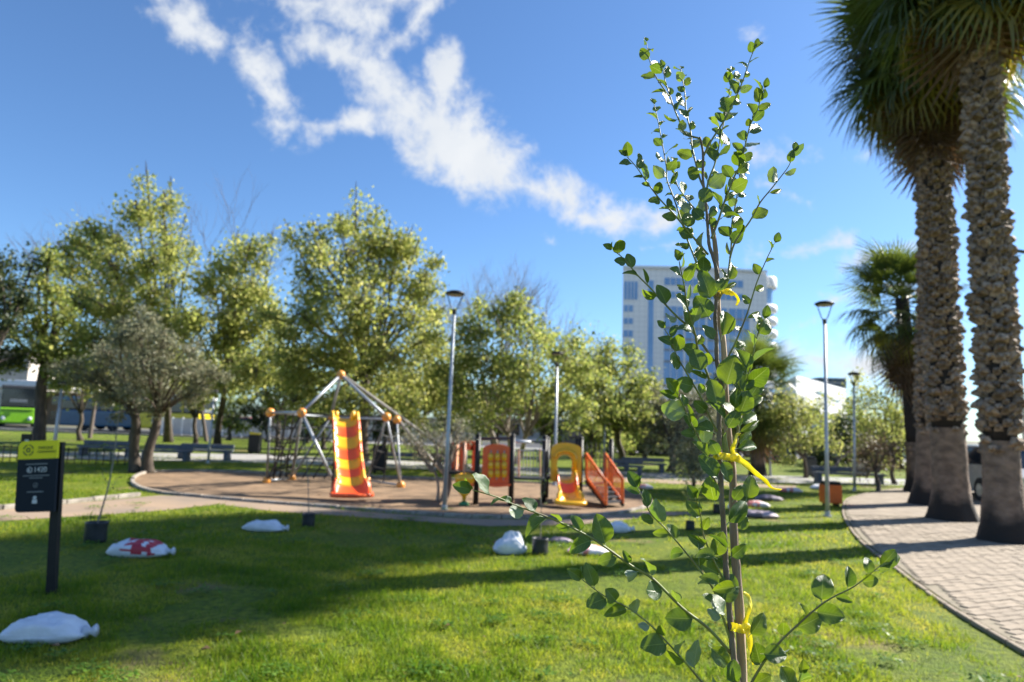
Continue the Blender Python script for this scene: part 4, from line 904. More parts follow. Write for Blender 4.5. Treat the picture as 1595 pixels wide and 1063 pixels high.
# street light at right edge
b = Vector((P(1598, 700, 26).x, 26, 0)); t = P(1576, 378, 26) - b; r_ = thing('street_light', 'tall street light with curved arm at the right edge', 'street light', b)
MB().tube([(0, 0, 0), t * .5, t * .93, t + Vector((-.05, 0, .05)), t + Vector((-.25, 0, .3))], [.09, .07, .055, .04, .03], 10).build('pole', M['galv'], r_, smooth=True)
MB().box(t + Vector((.32, 0, -.35)), (.55, .2, .1), Matrix.Rotation(.1, 3, 'Y'), bev=.03).build('lamp_head', M['dark_grey'], r_); MB().tube([t * .94, t * .94 + Vector((.3, 0, .05))], .03, 8).build('arm', M['galv'], r_)

# ------------------------------------------------------------------ benches, bins
def bench(label, px, py, w=1.6, rz=0):
    root = thing('bench', label, 'bench', G(px, py), rz, 'dark concrete park benches')
    MB().box((0, 0, .32), (w, .42, .07), bev=.02).build('seat', M['bench'], root); MB().box((0, .20, .46), (w, .06, .16), bev=.02).build('backrest', M['bench'], root)
    for sx in (-1, 1): MB().box((sx * (w / 2 - .14), 0, .14), (.14, .38, .29), bev=.02).build('leg', M['bench'], root)
bench('bluish grey bench behind the picket fence left of the olive', 165, 711, 1.9); bench('dark bench directly right of the olive trunk', 258, 718, 1.6, .1); bench('bluish bench by the slim pole right of the olive', 318, 716, 1.9)
bench('bench seen left of the wooden play stairs through the shrub', 640, 731, 2.2); bench('grey bench right of the play stairs', 975, 741, 1.2, -.1); bench('long dark bench between play stairs and sapling', 1003, 736, 1.6)
bench('low dark bench near the distant lamp post', 1322, 753, 2.4)
def bin_(label, loc, w, h, m, lid, name='litter_bin'):
    root = thing(name, label, 'bin', loc)
    MB().box((0, 0, h / 2 + .06), (w, w * .8, h), bev=.02).build('body', M[m], root); MB().box((0, 0, h + .10), (w * .9, w * .7, .08), bev=.02).build('lid', M[lid], root)
    for sx in (-1, 1): MB().box((sx * w * .3, 0, .03), (.05, w * .6, .07)).build('foot', M['black'], root)
bin_('orange litter bin on the grass beside the path lamp post', G(1294, 788), .40, .42, 'binorange', 'black')
bin_('black litter bin with yellow top right of the olive', G(396, 707), .46, .75, 'black', 'yelbus')
bin_('black litter bin behind the right leg of the climber', G(590, 737), .4, .7, 'black', 'black')
bin_('dark litter bin near the blue tarpaulin', G(1262, 744), .4, .65, 'dark_grey', 'black'); bin_('pale concrete box right of the distant lamp post', G(1341, 742), .5, .55, 'concrete', 'concrete', 'concrete_box')

# ------------------------------------------------------------------ rope climber with slide
cb = G(530, 775); rc = thing('rope_climber', 'steel tube pyramid rope climber with orange ball joints', 'climbing frame', cb)
def C(px, py, Y): return P(px, py, Y) - cb
nodes = {'apex': C(531, 584, 16.4), 'L': C(470, 643, 15.2), 'FL': C(421, 643, 15.9), 'R': C(602, 650, 15.4), 'R2': C(618, 654, 17.2), 'bk': C(515, 650, 17.6),
         'b0': G(415, 753) - cb, 'b1': G(454, 748) - cb, 'b2': G(571, 752) - cb, 'b3': G(624, 760) - cb, 'b4': G(525, 766) - cb, 'far': C(700, 697, 18.2), 'fg': G(742, 738) - cb, 'far2': C(663, 702, 17.5), 'fg2': G(700, 752) - cb}
for k in ('b0', 'b1', 'b2', 'b3', 'b4', 'fg', 'fg2'): nodes[k].z = .06
for a, b in (('apex', 'L'), ('apex', 'R'), ('apex', 'bk'), ('L', 'FL'), ('L', 'b4'), ('FL', 'b0'), ('R', 'b3'), ('R2', 'b3'), ('R', 'b2'), ('bk', 'b1'), ('b0', 'b1'), ('b2', 'b3'), ('bk', 'R2'), ('FL', 'bk'), ('L', 'b1')):
    MB().tube([nodes[a], nodes[b]], .034 if 'apex' in (a, b) or 'L' in (a, b) else .026, 10).build('tube', M['galv'], rc, smooth=True)
for a, b in (('apex', 'fg'), ('R2', 'fg2')): MB().tube([nodes[a] + Vector((.02, .05, 0)), nodes[b]], .04, 10).build('tube', M['concrete'], rc, smooth=True)
for k, p in nodes.items():
    if k in ('far', 'far2', 'fg', 'fg2', 'b4'): continue
    MB().ball(p, .105 if k != 'bk' else .075, 16, 10).build('ball_joint', M['ball'], rc, smooth=True)
def rope(a, b, sag=.04, r=.018):
    a, b = Vector(a), Vector(b); m = a.lerp(b, .5) - Vector((0, 0, sag)); return smoothpath([a, m, b], 4), r
def net(name, A, B, C_, D, nu, nv):
    """rope net on the quad A-B (top) C-D (bottom): one joined rope net"""
    b = MB()
    for i in range(nu + 1):
        t = i / nu; p, r = rope(A.lerp(B, t), C_.lerp(D, t), .03); b.tube(p, r, 5)
    for j in range(1, nv):
        t = j / nv; p, r = rope(A.lerp(C_, t), B.lerp(D, t), .05); b.tube(p, r, 5)
    for i in range(nu + 1):
        for j in range(1, nv): b.ball(A.lerp(B, i / nu).lerp(C_.lerp(D, i / nu), j / nv), .025, 6, 4)
    b.build(name, M['rope'], rc)
n_ = nodes
net('rope_net', n_['FL'], n_['L'], n_['b0'], n_['b1'], 4, 5); net('rope_net', n_['FL'], n_['bk'], n_['b0'], n_['b1'], 4, 6); net('rope_net', n_['bk'], n_['R2'], n_['b1'], n_['b2'], 7, 6); net('rope_net', n_['R'], n_['R2'], n_['b2'], n_['b3'], 2, 4)
for a, b in (('FL', 'b1'), ('L', 'b0'), ('R', 'b2'), ('bk', 'b2'), ('R2', 'b3'), ('L', 'b1'), ('bk', 'b0'), ('L', 'R')):
    p, r = rope(n_[a], n_[b], .02, .02); MB().tube(p, r, 6).build('rope', M['rope'], rc)
# striped slide down the front
sb = G(546, 781); sd = thing('slide', 'orange and yellow striped plastic slide leaning on the climber', 'slide', sb)
def slide_parts(root, p_top, p_bot, width, bands, cols, lip_col, flare=1.25, wall=.16):
    top, bot = Vector(p_top), Vector(p_bot); n = 40; path = []
    for i in range(n + 1):
        t = i / n; q = top.lerp(bot, t); q.z = top.z * (1 - t) + bot.z * t - .10 * math.sin(math.pi * t) * top.z * .35 + (.03 * math.sin(9 * t))
        path.append(q)
    run = (bot - top); run.z = 0; run.normalize(); side = Vector((-run.y, run.x, 0)); side = side if side.x > 0 else -side
    prof = []
    for j in range(13):                        # U section with rolled rims
        a = math.pi * j / 12; prof.append((-math.cos(a) * .5, (1 - math.sin(a) ** .55)))
    sec = [(-.58, .86), (-.60, 1.0)] + [(x * .96, y) for x, y in prof] + [(.60, 1.0), (.58, .86)]
    def ring(i):
        q = path[i]; e_ = max(0, (i / n - .86) / .14); f = 1 + (flare - 1) * math.sin(min(1, e_ * 1.25) * math.pi / 2) * (1 - .12 * e_ ** 4); w = wall * (1 - .8 * (1 - math.sqrt(max(0, 1 - e_ * e_))))
        return [q + side * (x * width * f) + Vector((0, 0, 1)) * (y * w) for x, y in sec]
    k = len(sec); step = n / bands
    for bnd in range(bands):
        i0, i1 = round(bnd * step), round((bnd + 1) * step); b = MB(); b.smooth = True; vs = []
        for i in range(i0, i1 + 1): vs += ring(i)
        rows = i1 - i0 + 1
        low = [v - Vector((0, 0, .03)) for v in vs]; m_ = len(vs)
        fs = [(r * k + c, r * k + c + 1, (r + 1) * k + c + 1, (r + 1) * k + c) for r in range(rows - 1) for c in range(k - 1)]
        fs2 = [tuple(x + m_ for x in f[::-1]) for f in fs]; rim = [(r * k, (r + 1) * k, (r + 1) * k + m_, r * k + m_) for r in range(rows - 1)] + [(r * k + k - 1, r * k + k - 1 + m_, (r + 1) * k + k - 1 + m_, (r + 1) * k + k - 1) for r in range(rows - 1)]
        ends = [(c, c + m_, c + 1 + m_, c + 1) for c in range(k - 1)] + [((rows - 1) * k + c, (rows - 1) * k + c + 1, (rows - 1) * k + c + 1 + m_, (rows - 1) * k + c + m_) for c in range(k - 1)]
        b.add(vs + low, fs + fs2 + rim + ends); b.build('slide_section', M[cols[bnd % 2]] if bnd < bands - 1 else M[lip_col], root)
    q = path[n]; f = flare; lip = [q + side * (x * width * f) + run * (.02 + .16 * math.sqrt(max(0, 1 - (x / .62) ** 2))) + Vector((0, 0, .035)) for x in [-.6 + 1.2 * i / 14 for i in range(15)]]
    b = MB(); b.smooth = True; b.tube([q + side * (-.6 * width * f) + Vector((0, 0, .06))] + lip + [q + side * (.6 * width * f) + Vector((0, 0, .06))], .045, 8); b.build('lip', M[lip_col], root)
    fl = MB(); fl.add([q + side * (-.6 * width * f) + Vector((0, 0, .02)), q + side * (.6 * width * f) + Vector((0, 0, .02))] + lip[::-1], [tuple(range(17))]); fl.build('lip_floor', M[lip_col], root)
    return path, side
st = P(537, 652, 15.0) - sb; slide_parts(sd, st, Vector((0, .05, .07)), .50, 8, ('yellow', 'orange'), 'orange', 1.3)
for sx, px in ((-1, 524), (1, 550)):
    p = P(px, 640, 15.05) - sb; MB().tube([p - Vector((0, 0, .30)), p - Vector((0, 0, .1)), p], [.05, .055, .045], 10).build('handle', M['yellow'], sd, smooth=True)
MB().box(P(537, 651, 15.2) - sb - Vector((0, 0, .04)), (.42, .22, .05), bev=.02).build('sit_platform', M['yellow'], sd)
MB().tube([st + Vector((-.2, .12, 0)), Vector((st.x - .2, st.y + .12, 0))], .03, 8).build('support', M['black'], sd); MB().tube([st + Vector((.2, .12, 0)), Vector((st.x + .2, st.y + .12, 0))], .03, 8).build('support', M['black'], sd)

# ------------------------------------------------------------------ play structure
ob = G(799, 789); YB = ob.y; ps = thing('play_structure', 'toddler play structure with black posts and orange and yellow panels', 'play structure', ob)
def S(px, py, dy=0.0): return P(px, py, YB + dy) - ob
def post(px, pyt, dy=0.0, name='post'):
    t = S(px, pyt, dy); b_ = MB(); b_.tube([(t.x - t.z * .0, t.y, 0), (t.x, t.y, t.z)], .055, 12); o = b_.build(name, M['black'], ps, smooth=True)
    MB().ball((t.x, t.y, t.z), .058, 10, 6).build('cap', M['black'], ps, smooth=True); return t
for px, py, dy in ((745, 679, 0), (799, 680, 0), (849, 682, .8), (905, 684, .95), (700, 680, .9), (853, 684, 1.7), (900, 686, 1.8), (952, 687, 1.7), (725, 690, 1.6)): post(px, py, dy)
def arch(x0, x1, z0, z1, zshoulder, n=24, wav=0.0):
    """closed outline with an arched, slightly waved top"""
    pts = [(x0, z0), ((x0 + x1) / 2, z0), (x1, z0), (x1, (z0 + zshoulder) / 2)]; m = n - 5
    for i in range(m):
        a = math.pi * i / (m - 1); pts.append(((x0 + x1) / 2 + (x1 - x0) / 2 * math.cos(a), zshoulder + (z1 - zshoulder) * math.sin(a) ** (1 - wav)))
    pts.append((x0, (z0 + zshoulder) / 2)); return pts
def px_rect(x0, x1, y0, y1, dy=0):
    a, b = S(x0, y1, dy), S(x1, y0, dy); return a.x, b.x, a.z, b.z
# orange panel with nine yellow rollers
x0, x1, z0, z1 = px_rect(750, 797, 693, 754); hz = [(x0 + .10, z0 + .10), ((x0 + x1) / 2, z0 + .10), (x1 - .10, z0 + .10), (x1 - .10, (z0 + z1) / 2 - .05)]
outl = arch(x0, x1, z0, z1, z1 - .11, 24, .1); inn = []
cxm = (x0 + x1) / 2; czm = (z0 + z1) / 2 - .03
for (x, z) in outl: inn.append((cxm + max(-1, min(1, (x - cxm) / ((x1 - x0) / 2))) * ((x1 - x0) / 2 - .11), czm + max(-1, min(1, (z - czm) / ((z1 - z0) / 2 - .04))) * ((z1 - z0) / 2 - .14)))
pn = MB().prism(outl, -.02, .03).build('roller_panel', M['orange'], ps)
MB().tube([(x0 - .02, -.02, z0 + .01), (cxm, -.03, z0 - .02), (x1 + .02, -.02, z0 + .01)], .035, 8).build('panel_foot', M['orange'], pn)
for c in range(3):
    for r in range(3):
        p = S(764.5 + c * 10.4, 712 + r * 13); MB().lathe([(.03, -.075), (.052, -.06), (.058, 0), (.052, .06), (.03, .075)], 14, (p.x, -.05, p.z)).build('roller', M['yellow'], pn, smooth=True)
for c in range(3): p = S(764.5 + c * 10.4, 712); MB().tube([(p.x, -.05, z0 + .1), (p.x, -.05, z1 - .12)], .012, 6).build('roller_rod', M['galv'], pn)
# left orange panel with a window opening, set back
x0, x1, z0, z1 = px_rect(714, 743, 687, 741, .5); y_ = S(714, 700, .5).y
outl = arch(x0, x1, z0, z1, z1 - .06, 24); ow = [(x + (.09 if x < (x0 + x1) / 2 else -.09) if abs(x - (x0 + x1) / 2) > .12 else x, min(z1 - .20, max(z0 + .06, z))) for x, z in outl]
MB().prism(outl, y_ - .025, y_ + .025, hole=ow).build('window_panel', M['orange'], ps)
p = S(706, 712, .9); MB().box((p.x, p.y, p.z), (.06, .05, .62), bev=.01).build('side_panel', M['orange'], ps); p = S(711, 716, .7); MB().box((p.x, p.y, p.z), (.04, .5, .6), bev=.01).build('side_panel', M['peach'], ps)
# yellow and orange toddler spinner under it
p = S(724, 750, -.15); q = S(724, 778, -.15)
b = MB().lathe([(.05, -.05), (.19, -.03), (.20, .13), (.12, .15), (.11, 0)], 20, (p.x, p.y, p.z)); b.build('yellow_bowl', M['yellow'], ps, smooth=True)
MB().lathe([(.05, -.24), (.12, -.18), (.18, -.06), (.19, -.02)], 20, (p.x, p.y, p.z)).build('orange_cup', M['orange'], ps, smooth=True)
MB().lathe([(.03, -.37), (.05, -.28), (.13, -.21), (.05, -.19)], 16, (p.x, p.y, p.z)).build('yellow_stem', M['yellow'], ps, smooth=True); MB().lathe([(.10, 0), (.09, .06), (.03, .09)], 16, (p.x, p.y, 0)).build('green_foot', M['green_pl'], ps, smooth=True)
a, b_ = S(724.5, 689, -.2), S(722, 752, -.25); MB().tube([a, b_], .022, 8).build('pole', M['peach'], ps, smooth=True); MB().ball(b_, .05, 10, 6).build('pole_end', M['orange'], ps, smooth=True)
# decks
p = S(722, 735, .5); MB().box((p.x, p.y, p.z), (.62, .9, .06)).build('deck', M['black'], ps)
p = S(877, 743, 1.3); MB().box((p.x, p.y, p.z), (.76, .9, .06)).build('deck', M['black'], ps)
a, b_ = S(801, 744, .4), S(848, 745, .4); MB().box((a + b_) / 2, ((b_ - a).length, .6, .05)).build('bridge', M['dark_grey'], ps)
a, b_ = S(803, 688, .2), S(827, 689, .2); MB().tube([a, b_], .03, 10).build('white_tube', M['white'], ps, smooth=True)
for py in (686, 702): a, b_ = S(801, py, .75), S(850, py, .75); MB().tube([a, b_], .016, 8).build('rail', M['galv'], ps)
for i in range(9): a, b_ = S(805 + i * 5.2, 703, .75), S(805 + i * 5.2, 744, .75); MB().tube([a, b_], .010, 6).build('bar', M['galv'], ps)
for px in (808, 841): a, b_ = S(px, 700, .15), S(px, 743, .15); MB().tube([a, b_], .018, 8).build('bar', M['peach'], ps)
for py in (684, 686): a, b_ = S(746, py - 2, .7), S(798, py - 2, .7); MB().tube([a, b_], .014, 8).build('rail', M['dark_grey'], ps)
for i in range(7): a, b_ = S(907 + i * 7, 690, 1.15), S(907 + i * 7, 735, 1.15); MB().tube([a, b_], .009, 6).build('bar', M['dark_grey'], ps)
# yellow arch hood
x0, x1, z0, z1 = px_rect(857, 906, 691, 750, .85); outl = arch(x0, x1, z0, z1, z1 - .17, 28, .25); hx0, hx1, hz0, hz1 = px_rect(867, 891, 709, 750, .85)
inn = [(min(hx1, max(hx0, x)), z) for x, z in arch(hx0, hx1, hz0, hz1, hz1 - .16, 28)]
hood = MB(); hood.smooth = False; y_ = S(880, 720, .85).y
hood.prism(outl, y_ - .04, y_ + .04, hole=inn); ho = hood.build('slide_hood', M['yellow'], ps)
mid_ = [((a[0] * .35 + b_[0] * .65), y_ - .05, (a[1] * .35 + b_[1] * .65)) for a, b_ in zip(outl[3:-1], inn[3:-1])]
MB().tube(mid_, .045, 10).build('rolled_rim', M['yellow'], ho, smooth=True)
# short slide
sl2 = thing('slide', 'short yellow slide with orange bed on the play structure', 'slide', G(889, 793)); q0 = Vector(sl2.location)
slide_parts(sl2, P(881, 744, YB + .8) - q0, Vector((0, .05, .07)), .36, 4, ('yellow', 'orange'), 'yellow', 1.3, .17)
# stairs with orange railings
def stair_rail(tl, tr, bl, br, dy0, dy1):
    T0, T1, B0, B1 = S(*tl, dy0), S(*tr, dy1), S(*bl, dy0), S(*br, dy1); g = MB()
    root = MB().tube([T0, T1], .032, 8).build('handrail', M['binorange'], ps, smooth=True); MB().tube([B0, B1], .032, 8).build('bottom_rail', M['binorange'], root, smooth=True)
    MB().tube([T0, B0], .026, 8).build('end_post', M['binorange'], root); MB().tube([T1, B1], .026, 8).build('end_post', M['binorange'], root)
    for i in range(1, 10): t = i / 10; MB().tube([T0.lerp(T1, t), B0.lerp(B1, t)], .012, 6).build('baluster', M['binorange'], root)
    MB().tube([B0 - Vector((0, 0, .08)), B1 - Vector((0, 0, .05))], .045, 4).build('stringer', M['black'], root)
stair_rail((913, 707), (944, 751), (913, 744), (944, 786), 1.0, .1); stair_rail((942, 706), (970, 747), (942, 744), (970, 783), 1.65, .45)
for i in range(5):
    t = (i + .7) / 5.2; a = S(914 + 29 * t, 748 + 38 * t, 1.0 - .9 * t); b_ = S(943 + 27 * t, 748 + 36 * t, 1.65 - 1.2 * t); d_ = b_ - a; m4 = Matrix.Rotation(math.atan2(d_.y, d_.x), 3, 'Z')
    MB().box((a + b_) / 2, (d_.length, .2, .035), m4).build('step', M['dark_grey'], ps)

# ------------------------------------------------------------------ park sign
g = G(80, 926); sg = thing('park_sign', 'dark park information sign with lime top on a black post', 'sign', g)
tp = P(93, 689, g.y + .02) - g; ax_ = tp.normalized(); MB().box(tp * .5, (.075, .05, tp.length), Vector((0, 0, 1)).rotation_difference(ax_).to_matrix()).build('post', M['black'], sg)
rot = Vector((0, 0, 1)).rotation_difference(ax_).to_matrix() @ Matrix.Rotation(R(-4), 3, 'Z'); sc = g.y / FPX
pw, ph = 62 * sc, 106 * sc; org = P(58, 742, g.y - .05) - g
def rr(w, h, r, corners):
    pts = []
    for (cx_, cz_, a0, on) in ((w / 2, h / 2, 0, corners[0]), (-w / 2, h / 2, 90, corners[1]), (-w / 2, -h / 2, 180, corners[2]), (w / 2, -h / 2, 270, corners[3])):
        if not on: pts.append((cx_, cz_)); continue
        ccx, ccz = cx_ - math.copysign(r, cx_), cz_ - math.copysign(r, cz_)
        for i in range(7): a = R(a0 + 15 * i); pts.append((ccx + r * math.cos(a), ccz + r * math.sin(a)))
    return pts
shear = Matrix(((1, 0, -.03), (0, 1, 0), (0, 0, 1)))
hl = ph * .255; MB().prism(rr(pw, ph - hl, .035, (0, 0, 1, 0)), -.012, .012, rot, org - rot @ Vector((0, 0, hl / 2))).build('board', M['signdark'], sg)
MB().prism(rr(pw, hl, .055, (0, 1, 0, 0)), -.012, .012, rot, org + rot @ Vector((0, 0, ph / 2 - hl / 2 + .0005))).build('header', M['signlime'], sg)
def text(s, x, z, size, m, name='lettering'):
    cu = bpy.data.curves.new(name, 'FONT'); cu.body = s; cu.size = size; cu.extrude = .001; cu.align_x = 'CENTER'; cu.align_y = 'CENTER'
    to = bpy.data.objects.new('tmp', cu); COL.objects.link(to); bpy.context.view_layer.update()
    me = bpy.data.meshes.new_from_object(to.evaluated_get(bpy.context.evaluated_depsgraph_get())); bpy.data.objects.remove(to)
    me.materials.clear(); me.materials.append(M[m]); o = bpy.data.objects.new(name, me); COL.objects.link(o); o.parent = sg
    o.matrix_basis = Matrix.Translation(org + rot @ Vector((x, -.0145, z))) @ rot.to_4x4() @ Matrix.Rotation(R(90), 4, 'X')
zt = ph / 2
text('PARQUE', .075, zt - hl * .40, .036, 'signolive'); text('CIUDADANO', .085, zt - hl * .62, .028, 'signolive')
text('1420', .035, zt - hl - .095, .062, 'signprint')
def flat(pts, m, name): 
    MB().prism(pts, -.0155, -.0125, rot, org).build(name, M[m], sg)
def ring_(cx_, cz_, r, w, a0, a1, m, name, n=10):
    A = [R(a0 + (a1 - a0) * i / n) for i in range(n + 1)]; flat([(cx_ + (r + w) * math.cos(a), cz_ + (r + w) * math.sin(a)) for a in A] + [(cx_ + r * math.cos(a), cz_ + r * math.sin(a)) for a in A[::-1]], m, name)
for a in (10, 100, 190, 280): ring_(-.085, zt - hl * .5, .040, .009, a, a + 70, 'signolive', 'emblem_arc')
ring_(-.085, zt - hl * .5, .010, .012, 0, 350, 'signolive', 'emblem_centre')
ring_(-.062, zt - hl - .095, .020, .006, 0, 355, 'signprint', 'phone_ring'); ring_(-.062, zt - hl - .095, .004, .009, 120, 300, 'signprint', 'phone_handset')
for z, w in ((-.045, .20), (-.145, .24), (-.165, .12), (-.285, .15)): flat([(-w / 2, zt - hl + z - .005), (w / 2, zt - hl + z - .005), (w / 2, zt - hl + z + .005), (-w / 2, zt - hl + z + .005)], 'signgrey', 'small_print')
ring_(0, zt - hl - .228, .018, .005, 0, 355, 'signgrey', 'round_mark'); flat([(-.012, zt - hl - .235), (0, zt - hl - .24), (.012, zt - hl - .220), (.008, zt - hl - .216)], 'signgrey', 'round_mark_tick')
ring_(0, zt - hl - .335, .002, .014, 0, 350, 'signprint', 'crest_top'); flat([(-.024, zt - hl - .385), (.024, zt - hl - .385), (.02, zt - hl - .352), (-.02, zt - hl - .352)], 'signprint', 'crest_shield')
# second small sign further back
g2 = G(62, 716); s2 = thing('small_sign', 'small black sign standing on the lawn behind the park sign', 'sign', g2); p = P(43, 686, g2.y) - g2
MB().tube([(p.x, 0, 0), (p.x, 0, p.z)], .03, 8).build('post', M['black'], s2); MB().box((p.x, -.04, p.z - .05), (.36, .03, .5), bev=.01).build('board', M['black'], s2); MB().box((p.x + .02, -.06, p.z - .05), (.12, .01, .14)).build('print', M['signprint'], s2)

# ------------------------------------------------------------------ sacks and potted young trees on the lawn
def sack(label, px, py, wpx, h, m, rz=0.0, depth=.55, seed=0, m2=None, ties=True, group='sacks lying on the lawn'):
    g = G(px, py); w = wpx * g.y / FPX * 1.02; root = thing('sack', label, 'sack', g, rz, group); rn = random.Random(seed); n, k = 40, 30; b = MB(); b.smooth = True; vs = []
    off = rn.random() * 50
    for j in range(k + 1):
        for i in range(n):
            u = 2 * math.pi * i / n; v = -math.pi / 2 + math.pi * j / k
            cx_, sx_ = math.cos(u), math.sin(u); e = .55
            x = math.copysign(abs(cx_) ** e, cx_) * math.cos(v) ** .5; y = math.copysign(abs(sx_) ** e, sx_) * math.cos(v) ** .5; z = math.sin(v)
            pinch = 1 - .25 * abs(x) ** 3; p = Vector((x * w / 2, y * w * depth / 2 * pinch, 0))
            nn = mnoise.noise(Vector((x * 1.6 + off, y * 1.6, z * 1.4))) * .2 + abs(mnoise.noise(Vector((x * 4 + off, y * 4, z * 3)))) * .17 + abs(mnoise.noise(Vector((x * 9 + off, y * 9, z * 7)))) * .08
            zz = (z * .5 + .42) * h * (1 + nn * 1.1) * (1 - .45 * abs(x) ** 2.5)
            if seed == 4: zz += h * .42 * (math.exp(-((x - .45) ** 2 + y * y) * 9) + .8 * math.exp(-((x + .1) ** 2 + y * y) * 12)) * max(0, z) - h * .2 * max(0, z)
            p.x *= 1 + nn * .18; p.y *= 1 + nn * .22; p.z = max(-.01, zz); vs.append(p)
    b.add(vs, [(j * n + i, j * n + (i + 1) % n, (j + 1) * n + (i + 1) % n, (j + 1) * n + i) for j in range(k) for i in range(n)])
    if m2:
        for f_i, f in enumerate(b.f):
            x_ = sum(b.v[q][0] for q in f) / 4 / (w / 2); z_ = sum(b.v[q][2] for q in f) / 4
            y_ = sum(b.v[q][1] for q in f) / 4; nz_ = mnoise.noise(Vector((x_ * 3, y_ * 9, z_ * 9)))
            if -.2 < x_ + .35 * nz_ < .6 and z_ > h * (.42 + .5 * nz_) and nz_ < .28: b.mi[f_i] = 1
    b.build('sack_body', [M[m]] + ([M[m2]] if m2 else []), root)
    if ties:
        c = (w / 2 * .98, 0, h * .28); t = MB(); t.smooth = True; t.lathe([(.012, 0), (.05, .03), (.018, .06), (.045, .10)], 12)
        rr_ = Matrix.Rotation(R(80), 3, 'Y'); t.v = [tuple(rr_ @ Vector(q) + Vector(c) - Vector((.03, 0, 0))) for q in t.v]; t.build('tied_end', M[m], root)
    return root
sack('plump white sack in the near left corner of the lawn', 70, 996, 112, .15, 'bag', .12, .62, 1)
sack('white sack with red print in the shade near the potted tree', 215, 866, 88, .17, 'bag', 0, .5, 2, 'bagred')
sack('flat white sack in the middle of the shaded lawn', 410, 827, 62, .14, 'bag', -.1, .5, 3)
sack('crumpled upright white sack left of the black pot', 794, 862, 50, .24, 'bag', .1, .7, 4, ties=False)
sack('small white sack on the grass just below the kerb', 963, 829, 36, .15, 'bag', .1, .6, 5)
sack('red and white printed sack left of the sapling', 916, 863, 62, .11, 'bagpink', .05, .6, 6, ties=False)
sack('flattened dark torn sack right of the black pot', 873, 845, 36, .07, 'bagdark', 0, .6, 7, ties=False)
for i, (px, py, wp, m, lb) in enumerate(((1182, 806, 56, 'bagdark', 'dark printed sack nearest the sapling on its right'), (1180, 790, 36, 'bagpink', 'red and white sack just right of the sapling'), (1198, 780, 40, 'bagdark', 'purple grey sack below the yellow tape end'),
                                         (1232, 767, 34, 'bagpink', 'pink sack on the grass left of the orange bin'), (1277, 762, 30, 'bag', 'white sack beyond the orange bin'), (1004, 762, 26, 'bagpink', 'small pink sack right of the play stairs'), (1146, 793, 24, 'bag', 'small white sack hidden behind the sapling stem'))):
    sack(lb, px, py, wp, .13, m, random.uniform(-.3, .3), .6, 20 + i, ties=False)
def potted(label, px, py, wpx, tx, ty, leaves=0, r=.008, fm='f_green'):
    g = G(px, py); w = wpx * g.y / FPX; root = thing('potted_tree', label, 'potted tree', g, 0, 'young trees waiting in black nursery bags'); h = w * .98
    b = MB(); b.smooth = True; b.lathe([(w * .46, 0), (w * .5, h * .15), (w * .49, h * .6), (w * .51, h * .95), (w * .52, h), (w * .47, h), (w * .45, h * .86)], 22, jit=lambda q, z: .02 * math.sin(5 * q + z * 20) + .015 * math.sin(9 * q)); b.build('nursery_bag', M['pot'], root)
    MB().lathe([(w * .44, h * .8), (w * .44, h * .87)], 16).build('soil', M['soil'], root)
    t = P(tx, ty, g.y + .1) - g; m1 = t * .5 + Vector((.03, .02, 0)); st_ = smoothpath([(0, 0, h * .8), m1, t], 6); k = len(st_); b = MB(); b.smooth = True; b.tube(st_, [r * (1 - .6 * i / k) for i in range(k)], 6); cs = []
    for i in range(9):
        s = st_[int(k * (.35 + .065 * i))]; e = s + Vector((random.uniform(-.14, .14), random.uniform(-.1, .1), random.uniform(.1, .28))); b.tube([s, e], [.003, .0015], 3)
        for _ in range(leaves): cs.append(np.array((s.lerp(e, random.uniform(.2, 1.1)) + Vector(rng.normal(size=3)) * .02)[:]))
    b.build('stem', M['bark_pale'], root)
    if cs: quads('foliage', leaf_quads(np.array(cs), .03), M[fm], root)
potted('young tree with leaning stem in black bag near the park sign', 148, 845, 31, 186, 640, 3, .013)
potted('slender young tree in small black pot in the shade', 480, 820, 19, 470, 640, 6, .008)
potted('thin young tree in black pot beside the crumpled sack', 841, 864, 25, 838, 700, 4, .006)
potted('little leafy tree in pot left of the sapling', 1075, 826, 14, 1066, 735, 12, .005, 'f_yellow')
potted('small tree in black pot behind the sapling stem', 1118, 800, 14, 1112, 720, 4, .005)
